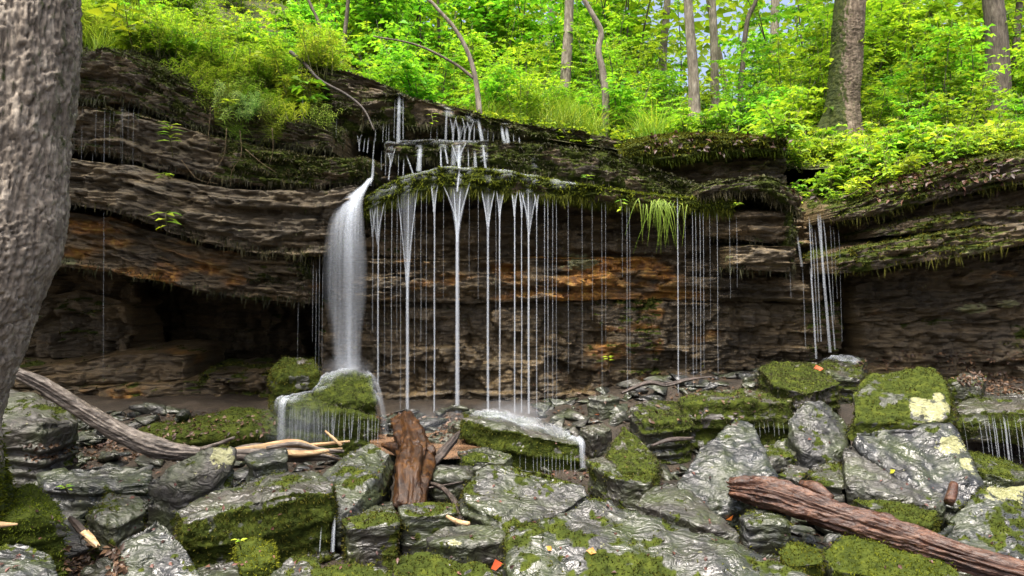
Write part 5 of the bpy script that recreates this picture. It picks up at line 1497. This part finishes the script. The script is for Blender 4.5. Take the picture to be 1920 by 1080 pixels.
def whorled(rs, h, nst, leafL, spread, nwh=9):
    """herb: upright stems with whorls of narrow arching leaves"""
    stems, lf = [], []
    for k in range(nst):
        b = np.array([rs.normal() * spread, rs.normal() * spread, -0.02])
        a = rs.random() * 6.283
        H = h * (0.6 + 0.5 * rs.random())
        top = b + np.array([math.cos(a) * 0.3 * H, math.sin(a) * 0.3 * H, H])
        path = spline([b, (b + top) / 2 + [0, 0, 0.05 * H], top], 6)
        stems.append(tube(path, np.linspace(0.004, 0.0015, 6), 4, False))
        for j in range(nwh):
            t = 0.2 + 0.8 * (j + 1) / nwh
            p = b + (top - b) * t
            m = 3 if t < 0.9 else 5
            az = j * 1.1 + np.arange(m) * 6.283 / m + rs.random()
            d = np.stack([np.cos(az), np.sin(az), np.full(m, 0.25)], -1)
            sz = leafL * (1.15 - 0.5 * t) * (0.8 + 0.4 * rs.random(m))
            lf.append(leaves(np.tile(p, (m, 1)), d, np.tile([0.0, 0, 1], (m, 1)) + rs.normal(size=(m, 3)) * 0.1, sz, sz * 0.2, rs, 0.1, 0.3))
    return stems, join_leaves(lf)

M_STEM = leaf_material('green_stem', [(0.0, (0.08, 0.09, 0.03)), (1.0, (0.12, 0.12, 0.04))], 0.1)
def plant_proto(name, stems, lf, leafmat, stemmat=None, label='', cat='plant', group=None):
    root = empty(name, (0, 0, 0), label, cat, group)
    sv, sf_ = merge(stems)
    link('stem', mesh_from('stem', sv, sf_, stemmat or M_STEM, True, dict(rnd=np.full(len(sv), .4), moss=np.zeros(len(sv)))), root)
    link('foliage', mesh_from('foliage', lf[0], lf[1], leafmat, False, dict(rnd=lf[2])), root)
    return root

PROTO = {}
def proto(key, i):
    return PROTO[key][i % len(PROTO[key])]
r_ = np.random.default_rng(50)
PROTO['sapling'] = [plant_proto('leafy_sapling', *sprayed(r_, 2.8, ns_, lf_, 24, sp_, nl_, 0.3, 0.12), M_LEAF, M_BARKD) for ns_, lf_, sp_, nl_ in ((4, .10, .75, 14), (4, .15, .8, 10), (5, .075, .6, 18), (4, .12, .75, 12), (3, .19, .85, 8))]
PROTO['bush'] = [plant_proto('leafy_bush', *sprayed(r_, 1.3, 9, lf_, 11, 0.42, nl_, 0.5, 0.1), M_LEAF, M_BARKD) for lf_, nl_ in ((.065, 14), (.10, 10), (.14, 7), (.08, 12))]
PROTO['seedling'] = [plant_proto('broadleaf_seedling', *sprayed(r_, 0.34, 4, 0.085, 5, 0.11, 4, 0.5, 0.3), M_LEAF2) for k in range(4)]
PROTO['herb'] = [plant_proto('whorled_herb', *whorled(r_, 0.5, 12, 0.11, 0.12), M_GRASS) for k in range(3)]
PROTO['grass'] = []
for k in range(3):
    root = empty('grass_tuft', (0, 0, 0), '', 'grass')
    v, f, r = blades(r_, 130, 0.09, 0.55, 0.0042, 0.7)
    link('blades', mesh_from('blades', v, f, M_GRASS, False, dict(rnd=r)), root)
    PROTO['grass'].append(root)
USED = set()
def plant(key, i, loc, scale=1.0, rotz=None, label='', group=None, tilt=None, cat=None):
    p = proto(key, i)
    rz = random.random() * 6.28 if rotz is None else rotz
    o = copy_tree(p, tuple(loc), rz, scale, label, group)
    if tilt: o.rotation_euler = (tilt[0], tilt[1], rz)
    o['category'] = cat or {'sapling': 'sapling', 'bush': 'bush', 'seedling': 'seedling', 'herb': 'herb', 'grass': 'grass'}[key]
    return o

rs = np.random.default_rng(91)
MARKS = [(1055, 17.0, 'the pale grey trunk in the tall grass'), (1130, 11.2, 'the thin crooked sapling trunk'), (1303, 16.2, 'the slim dark barked trunk'), (902, 10.3, 'the curved sapling trunk'),
         (1872, 17.5, 'the broad dark trunk'), (1583, 12.6, 'the tree with flared root'), (1452, 29, 'the pale trunk in the bright gap'), (760, 24, 'the dim slim trunk above the upper tier'), (918, 22, 'the grey trunk behind the curved sapling'), (640, 14, 'the dark bushy stem'), (1340, 23, 'the reddish grey trunk'), (1383, 20, 'the leaning dark trunk')]
RZ = [(1530, 'at the head of the notch'), (1640, 'below the tree with flared root'), (1760, 'between flared root tree and lichen boulder'), (1840, 'below the pale lichen boulder'), (9999, 'behind the old root')]
LZ = [(260, 'beside the thick bark trunk'), (380, 'above the faint drips'), (500, 'above the oval leaved sprig'), (9999, 'beside the thin hanging branch')]
def zone(px, Z):
    return next(n_ for lim, n_ in Z if px < lim)
def near(px, Y):
    x = (px - 960) / FPX * Y
    return min(MARKS, key=lambda m: (x - (m[0] - 960) / FPX * m[1]) ** 2 + (Y - m[1]) ** 2)[2]
def fz(x, y): return float(forest_z(np.array([x]), np.array([y]))[0])
# understory: saplings and bushes behind the cliff edge
n = 0
while n < 260:
    Yk = 11.8 + 22 * rs.random()
    px = rs.uniform(430, 2080)
    if Yk < 14 and px < 1240: continue
    if any(abs(px - m[0]) < (125 if m[0] == 1583 else 45) and Yk < m[1] + 0.3 and m[1] < 20 for m in MARKS): continue
    if 1200 < px < 1500 and Yk < 30 and rs.random() < 0.8: continue
    x = (px - 960) / FPX * Yk
    far = Yk > 18
    plant('sapling', n, (x, Yk, fz(x, Yk) - 0.05), (0.65 + 0.5 * rs.random()) * (1.35 if far else 0.8) * (1.6 if rs.random() < 0.25 and Yk > 15 else 1.0), None,
          ('tall leafy sapling near ' if far else 'leafy sapling with flat tiers of leaves near ') + near(px, Yk), 'understory saplings near ' + near(px, Yk))
    n += 1
for k in range(130):
    Yk = 11.0 + 13 * rs.random() ** 1.4
    px = rs.uniform(560, 2060)
    if any(abs(px - m[0]) < (60 if m[0] == 1583 else 25) and Yk < m[1] and m[1] < 20 for m in MARKS): continue
    x = (px - 960) / FPX * Yk
    plant('bush', k, (x, Yk, fz(x, Yk) - 0.04), 0.55 + 0.5 * rs.random(), None, 'low leafy green bush near ' + near(px, Yk), 'low bushes near ' + near(px, Yk))
# grass along the crest
for k in range(60):
    Yk = 10.6 + 5 * rs.random()
    px = rs.uniform(880, 1240)
    x = (px - 960) / FPX * Yk
    plant('grass', k, (x, Yk, fz(x, Yk) - 0.02), 0.8 + 0.7 * rs.random(), None, 'tuft of tall fresh grass behind the mid ledge', 'grass tufts behind the mid ledge')
# right bank seedlings
for k in range(120):
    px = rs.uniform(1440, 1990); Yk = 9.2 + 2.8 * rs.random()
    x = (px - 960) / FPX * Yk
    l, nr, ob = drop(x, Yk, 5.5)
    if l is None: continue
    plant('seedling', k, l - [0, 0, 0.01], 0.9 + 0.8 * rs.random(), None, 'broad leaved seedling on the right bank ' + zone(px, RZ), 'seedlings on the right bank ' + zone(px, RZ))
for k in range(60):
    px = rs.uniform(1560, 1960); Yk = 8.5 + 1.1 * rs.random()
    x = (px - 960) / FPX * Yk
    l, nr, ob = drop(x, Yk, 5.5)
    if l is None: continue
    plant('seedling', k, l - [0, 0, 0.01], 0.5 + 0.6 * rs.random(), None, 'small seedling on the right mossy ledge ' + zone(px, RZ), 'seedlings on the right mossy ledge ' + zone(px, RZ))
for k in range(34):
    px = rs.uniform(1140, 1500); Yk = 10.2 + 2.0 * rs.random()
    x = (px - 960) / FPX * Yk
    l, nr, ob = drop(x, Yk, 7)
    if l is None: continue
    plant('seedling', k, l - [0, 0, 0.01], 0.8 + 0.8 * rs.random(), None, 'broad leaved seedling behind the mossy bank slab', 'seedlings behind the mossy bank slab')
# left bank: herbs, grass, bushes
for k in range(120):
    px = rs.uniform(-120, 620); Yk = 9.3 + 2.2 * rs.random()
    if px < 250 and Yk < 10: continue
    x = (px - 960) / FPX * Yk
    l, nr, ob = drop(x, Yk, 9)
    if l is None: continue
    plant('herb', k, l - [0, 0, 0.01], 0.7 + 0.6 * rs.random(), None, 'narrow leaved herb on the left bank ' + zone(px, LZ), 'herbs on the left bank ' + zone(px, LZ))
for k in range(36):
    px = rs.uniform(150, 560); Yk = 9.6 + 2.2 * rs.random()
    x = (px - 960) / FPX * Yk
    l, nr, ob = drop(x, Yk, 9)
    plant('grass', k, l - [0, 0, 0.01], 0.6 + 0.5 * rs.random(), None, 'arching grass tuft on the left bank ' + zone(px, LZ), 'grass tufts on the left bank ' + zone(px, LZ))
for k in range(75):
    px = rs.uniform(-200, 620); Yk = 9.9 + 3.0 * rs.random()
    x = (px - 960) / FPX * Yk
    l, nr, ob = drop(x, Yk, 9)
    if l is None: continue
    plant('bush', k, l - [0, 0, 0.03], 0.35 + 0.4 * rs.random(), None, 'leafy bush on the left bank ' + zone(px, LZ), 'bushes on the left bank ' + zone(px, LZ))
for px, py, s in ((250,55,2.2),(300,70,2.0),(270,88,1.6),(330,45,2.0),(470,60,2.0),(560,70,2.4),(590,95,2.0)):
    Yk = 9.6
    q = P(px, py + 30, Yk)
    l, nr, ob = drop(q[0], Yk, 9)
    plant('seedling', int(px), l - [0, 0, 0.01], s, None, 'large leaved plant among the herbs of the left bank', 'large leaved plants on the left bank')
# plants hanging over the left beds
for k in range(34):
    px, py = rs.uniform(345, 600), rs.uniform(110, 235)
    l, nr, ob = at(px, py)
    if l is None or l[1] > 9.6: continue
    plant('herb', k, l, 0.6 + 0.35 * rs.random(), None, 'long herb spilling over the edge of the upper left bed', 'herbs spilling over the upper left bed', (0.8 * rs.random() + 0.1, 0.3 * rs.normal()))
for k, (px, py) in enumerate([(372,190),(400,200),(430,205),(455,215),(480,210),(500,225),(520,215),(540,205),(560,190),(530,180),(500,190),(470,185),(440,190),(565,170),(545,160)]):
    l, nr, ob = at(px, py)
    if l is None: continue
    plant('herb', k, l, 0.45 + 0.25 * rs.random(), None, 'herb leaning out over the left mossy beds', 'herbs over the left mossy beds', (0.9 * rs.random() + 0.2, 0.3 * rs.normal()))
for k, (px, py) in enumerate([(400,215),(430,235),(470,230),(500,240),(525,250),(450,250)]):
    l, nr, ob = at(px, py)
    if l is None: continue
    o = plant('grass', k, l + np.array([0, 0.02, 0.02]), 0.55, None, 'straw coloured grass trailing over the left beds', 'trailing grass on the left beds', (1.5, 0.2))

def sprig(label, px, py, Y, out, nleaf, L, seed, up=0.1):
    """a leafy sprig: arching stem with pairs of oval leaves, anchored on the rock behind"""
    rs = np.random.default_rng(seed)
    a, nr, ob = at(px, py)
    a = a if a is not None else P(px, py, Y)
    e = P(px + out[0], py + out[1], Y)
    path = spline([a, (a + e) / 2 + [0, -0.05, 0.05], e], 14)
    sv, sf_ = tube(path, np.linspace(0.006, 0.003, 14), 6)
    root = empty('leafy_sprig', a, label, 'plant')
    part('stem', sv, sf_, M_STEM, root, dict(rnd=np.full(len(sv), .5)))
    k = np.linspace(5, 13, nleaf).astype(int)
    for i, kk in enumerate(k):
        az = i * 2.4 + rs.random()
        d = np.array([[math.cos(az), math.sin(az) * 0.8 - 0.3, up]])
        v, f, r = leaves(path[kk][None], d, np.array([[0.1 * rs.normal(), -0.35, 1.0]]), L * (0.7 + 0.5 * rs.random()), L * 0.36, rs, 0.12, 0.12)
        part('leaf', v, f, M_LEAF2, root, dict(rnd=np.clip(r + 0.35, 0, 1)))
    return root
sprig('leafy sprig with oval leaves jutting from the upper left bed', 325, 300, 8.2, (-5, -70), 15, 0.17, 1)
sprig('second oval leaved sprig beside the trailing grass', 430, 215, 8.3, (0, -25), 8, 0.17, 2)
sprig('small dark green sprig halfway down the left beds', 318, 335, 8.15, (-12, -2), 8, 0.11, 3, -0.1)
sprig('dangling five leaved sprig in front of the dark left gap', 318, 395, 8.05, (-6, 28), 7, 0.19, 4, -0.1)
sprig('tiny seedling growing on the mossy main ledge', 1100, 352, 8.25, (0, -22), 6, 0.09, 5)
sprig('little green sprout at the base of the rust stained wall', 1140, 690, 8.6, (0, -22), 6, 0.08, 6)
sprig('small plant hanging from the upper tier beside the cascade', 808, 215, 9.2, (4, 18), 5, 0.11, 7)
sprig('small herb on the edge of the arched bed', 1385, 395, 8.1, (-4, -10), 8, 0.08, 8)
sprig('tiny pale seedling beside the vivid moss cushion', 452, 1030, 4.5, (0, -16), 5, 0.04, 9)
sprig('fresh green seedling in the litter before the wet rock sheet', 128, 925, 5.2, (0, -8), 6, 0.06, 10)
sprig('drooping seedling at the edge of the mossy main ledge', 1160, 375, 8.2, (5, 18), 5, 0.10, 11, -0.2)
# fresh grass hanging from the main ledge
rg = np.random.default_rng(6)
a, nr, ob = at(1235, 378)
a = a if a is not None else P(1235, 378, 8.3)
nb = 60
rows = []
L = 0.25 + 0.42 * rg.random(nb) ** 1.5
side = rg.normal(size=nb) * 0.2
b0 = a[None] + np.stack([rg.normal(size=nb) * 0.11, rg.normal(size=nb) * 0.03, rg.normal(size=nb) * 0.02], -1)
seg = 6
sw = np.stack([np.ones(nb), np.zeros(nb), np.zeros(nb)], -1)
for k in range(seg + 1):
    t = k / seg
    c = b0.copy()
    c[:, 0] += side * L * (t ** 1.0) * 1.1
    c[:, 1] -= 0.10 * math.sin(t * 1.8)
    c[:, 2] += L * (0.14 * math.sin(t * 2.6) - 0.95 * t ** 1.5)
    w = 0.0045 * (1 - t ** 2) + 0.0005
    rows += [c - sw * w, c + sw * w]
m = 2 * (seg + 1)
gv = np.stack(rows, 1).reshape(-1, 3)
gf = np.concatenate([np.stack([np.arange(nb) * m + 2 * k, np.arange(nb) * m + 2 * k + 1, np.arange(nb) * m + 2 * k + 3, np.arange(nb) * m + 2 * k + 2], -1) for k in range(seg)])
hg = empty('hanging_grass', a, 'pale green clump of grass hanging from the mossy main ledge', 'grass')
part('blades', gv, gf, M_GRASS, hg, dict(rnd=np.repeat(0.2 + 0.6 * rg.random(nb), m)), False)
M_ROOT = bark_material('dry_rootlet', (0.05, 0.036, 0.02), (0.12, 0.09, 0.05), (0.2, 0.155, 0.09), False, 0.8, (20, 20, 20), 0.1)
# dry rootlets hanging on the left beds
for k, pts in enumerate([[(425,240),(420,290),(400,325),(375,365),(330,385)],[(450,245),(452,290),(435,320),(432,350)],[(460,280),(490,305),(520,325)],[(395,200),(392,240),(388,280)],[(510,240),(512,280),(505,310)],[(340,300),(370,335),(410,345)],[(1510,350),(1535,375),(1545,400),(1565,418)],[(1575,372),(1600,362),(1625,345)]]):
    Yk = 8.15 if pts[0][0] < 1000 else 8.1
    v, f = tube(spline([P(a_, b_, Yk) for a_, b_ in pts], 18), np.linspace(0.0045, 0.0015, 18), 6)
    thing_mesh('dry_rootlet', v, f, M_ROOT, 'thin dry rootlet hanging over the left beds' if pts[0][0] < 1000 else 'thin pale rootlet at the head of the notch', 'root', 'rootlets on the left beds' if pts[0][0] < 1000 else 'rootlets at the notch')
# a few near shoots at the cliff edge: ground cover as one mass
rs = np.random.default_rng(17)
N_ = 26000
px = rs.uniform(100, 2050, N_); Yk = 9.85 + 9 * rs.random(N_) ** 1.5
x = (px - 960) / FPX * Yk
z = forest_z(x, Yk) + 0.02 + 0.22 * rs.random(N_) ** 2
keep = fbm(np.stack([x * 1.2, Yk * 1.2, z * 0], -1), 3) > -0.12
keep &= ~((px > 1180) & (px < 1500) & (Yk < 10.6))
x, Yk, z = x[keep], Yk[keep], z[keep]; nk = len(x)
a = rs.random(nk) * 6.283
v, f, r = leaves(np.stack([x, Yk, z], -1), np.stack([np.cos(a), np.sin(a), 0.2 * rs.normal(size=nk)], -1), np.tile([0., 0, 1], (nk, 1)) + 0.35 * rs.normal(size=(nk, 3)), 0.05 + 0.05 * rs.random(nk), 0.035 + 0.03 * rs.random(nk), rs)
o = link('ground_cover', mesh_from('ground_cover', v, f, M_LEAF2, False, dict(rnd=r)), kind='stuff'); o['label'] = 'low green ground cover leaves over the forest floor'
# far wood: leaf mass with gaps
N_ = 110000
x = rs.uniform(-46, 50, N_); Yk = rs.uniform(28, 60, N_); z = 5 + 22 * rs.random(N_) ** 1.2
keep = fbm(np.stack([x * 0.23, Yk * 0.23, z * 0.3], -1), 4) > -0.08
keep &= ~((np.abs(x / Yk - 0.28) < 0.12) & (rs.random(len(x)) < 0.45))      # a lighter clearing in the wood
x, Yk, z = x[keep], Yk[keep], z[keep]; nk = len(x)
a = rs.random(nk) * 6.283
v, f, r = leaves(np.stack([x, Yk, z], -1), np.stack([np.cos(a), np.sin(a), 0.3 * rs.normal(size=nk)], -1), np.tile([0., 0, 1], (nk, 1)) + 0.5 * rs.normal(size=(nk, 3)), 0.42 + 0.36 * rs.random(nk), 0.29 + 0.24 * rs.random(nk), rs)
o = link('far_wood', mesh_from('far_wood', v, f, M_FARLEAF, False, dict(rnd=r)), kind='stuff'); o['label'] = 'bright green leaf mass of the wood farther back'

# dead leaves -----------------------------------------------------------------
def litter(name, boxes, n, size, label, seed, only=None):
    rs = np.random.default_rng(seed)
    pos, nrm = [], []
    tries = 0
    while len(pos) < n and tries < n * 3:
        tries += 1
        b = boxes[rs.integers(len(boxes))]
        l, nr, ob = at(rs.uniform(b[0], b[2]), rs.uniform(b[1], b[3]))
        if l is None or nr[2] < 0.35 or l[1] > 16: continue
        if ob is not None and ob.name.startswith(('water', 'foliage')): continue
        if only and not ob.name.startswith(only): continue
        pos.append(l + nr * 0.006 + rs.normal(size=3) * 0.004); nrm.append(nr)
    pos = np.array(pos); nrm = np.array(nrm); k = len(pos)
    d = np.cross(nrm, rs.normal(size=(k, 3))) + nrm * 0.15 * rs.random((k, 1))
    v, f, r = leaves(pos, d, nrm + rs.normal(size=(k, 3)) * 0.35, size * (0.6 + 0.8 * rs.random(k)), size * (0.4 + 0.4 * rs.random(k)), rs, 0.3, 0.1)
    o = link(name, mesh_from(name, v, f, M_LITTER, False, dict(rnd=r)), kind='stuff'); o['label'] = label
litter('leaf_litter', [(1000,690,1430,800),(1790,690,1920,740),(1600,660,1920,690),(40,835,330,866),(150,775,560,835),(700,780,860,830),(110,1020,230,1080)], 1700, 0.05, 'brown dead leaves over the talus and stream edge', 5)
litter('leaf_litter', [(1200,235,1480,290),(1480,250,1760,380),(1560,300,1900,360)], 1300, 0.07, 'brown dead leaves on the right bank', 6)
litter('leaf_litter', [(700,820,1900,1080),(0,900,700,1080)], 200, 0.032, 'scattered dead leaf scraps between the boulders', 7)
litter('leaf_litter', [(0,820,1920,1080)], 1100, 0.05, 'brown dead leaves packed in the gaps between the boulders', 8, 'stream_bed')
# single coloured leaves that catch the eye
M_ORANGE = leaf_material('orange_leaf', [(0.0, (0.45, 0.16, 0.02)), (1.0, (0.6, 0.28, 0.06))], 0.3)
M_YELLOW = leaf_material('yellow_green_leaf', [(0.0, (0.35, 0.42, 0.04)), (1.0, (0.45, 0.5, 0.08))], 0.3)
for k, (px, py, s, mt, lb) in enumerate([(1118,1038,0.045,M_ORANGE,'fallen orange leaf on the great tilted silver slab'),(1034,1032,0.03,M_ORANGE,'tiny orange leaf scrap left of the fallen orange leaf'),(945,1058,0.07,M_ORANGE,'wet orange brown leaf between mossy slab and great slab'),(1680,882,0.04,M_YELLOW,'yellow green leaf on the grey green slab'),(1360,972,0.05,M_ORANGE,'orange leaf beside the loaf shaped stone'),(395,1066,0.035,M_LITTER,'pale brown leaf on the flat stone with a rusty patch'),(1115,775,0.05,M_ORANGE,'orange leaf on the talus above the mossy fall ledge'),(1545,692,0.11,M_ORANGE,'curled rusty red leaf on the splash rock')]):
    l, nr, ob = at(px, py)
    if l is None: continue
    rs2 = np.random.default_rng(k)
    v, f, r = leaves((l + nr * 0.01)[None], np.cross(nr, [[0.3, 1, 0.2]]), nr[None], s * 1.3, s, rs2, 0.25, 0.1)
    thing_mesh('fallen_leaf', v, f, mt, lb, 'leaf', attrs=dict(rnd=r), smooth_shade=False)

# pebbles and small stones between the boulders -------------------------------
def pebble_mesh(seed):
    rs = np.random.default_rng(seed)
    me = hull((rs.normal(size=(16, 3)) * np.array([0.05, 0.04, 0.022])).tolist())
    bm = bmesh.new(); bm.from_mesh(me)
    bmesh.ops.bevel(bm, geom=bm.edges[:], offset=0.006, segments=1, affect='EDGES')
    bm.to_mesh(me); bm.free()
    n = len(me.vertices)
    for k, val in dict(tone=0.45 + 0.2 * (seed % 3), rust=0.0, lichen=0.0, moss=0.25 * (seed % 2), wet=1.0).items():
        a = me.attributes.new(k, 'FLOAT', 'POINT'); a.data.foreach_set('value', np.full(n, val, np.float32))
    me.polygons.foreach_set('use_smooth', np.ones(len(me.polygons), bool))
    me.materials.append(M_ROCK)
    return me
RM = [(*np.mean([P(*t) for t in r['top']], axis=0)[:2], ' '.join(r['label'].split()[:9]).rsplit(' with', 1)[0]) for r in ROCKS]
for q in range(len(RM)):
    w = RM[q][2].split()
    while w[-1] in ('the', 'a', 'of', 'with', 'and', 'under', 'on', 'in', 'by', 'to', 'its', 'between', 'below', 'behind', 'beside', 'that', 'against', 'bright', 'big', 'great', 'thin', 'small', 'mossy', 'main', 'single', 'round', 'pale', 'white', 'leaf', 'dark', 'at', 'where', 'right', 'left', 'silver', 'bleached', 'dead', 'grey', 'reddish', 'sandy', 'rust', 'brown'): w.pop()
    RM[q] = (RM[q][0], RM[q][1], ' '.join(w))
PB = [pebble_mesh(k) for k in range(6)]
rs = np.random.default_rng(33)
cnt = 0
for t in range(2500):
    if cnt >= 290: break
    px, py = rs.uniform(0, 1920), rs.uniform(800, 1080)
    if t % 7 == 3: px, py = rs.uniform(150, 900), rs.uniform(770, 835)
    if t % 9 == 0: px, py = rs.uniform(1000, 1440), rs.uniform(700, 810)
    l, nr, ob = at(px, py)
    if l is None or ob is None or not ob.name.startswith('stream_bed'): continue
    s = (0.5 + 1.3 * rs.random() ** 2) * (1.0 + 0.4 * rs.random())
    lm = min(RM, key=lambda m: np.hypot(m[0] - l[0], m[1] - l[1]))[2]
    o = link('small_stone', PB[cnt % 6], None, 'small wet loose stone beside the ' + lm, 'stone', 'small stones beside the ' + lm, None, tuple(l + [0, 0, 0.008 * s]))
    o.rotation_euler = (rs.normal() * 0.2, rs.normal() * 0.2, rs.random() * 6.28); o.scale = (s, s, s)
    cnt += 1

# prototypes were only sources for the copies
for lst in PROTO.values():
    for p in lst:
        for c in list(p.children):
            bpy.data.objects.remove(c)
        bpy.data.objects.remove(p)
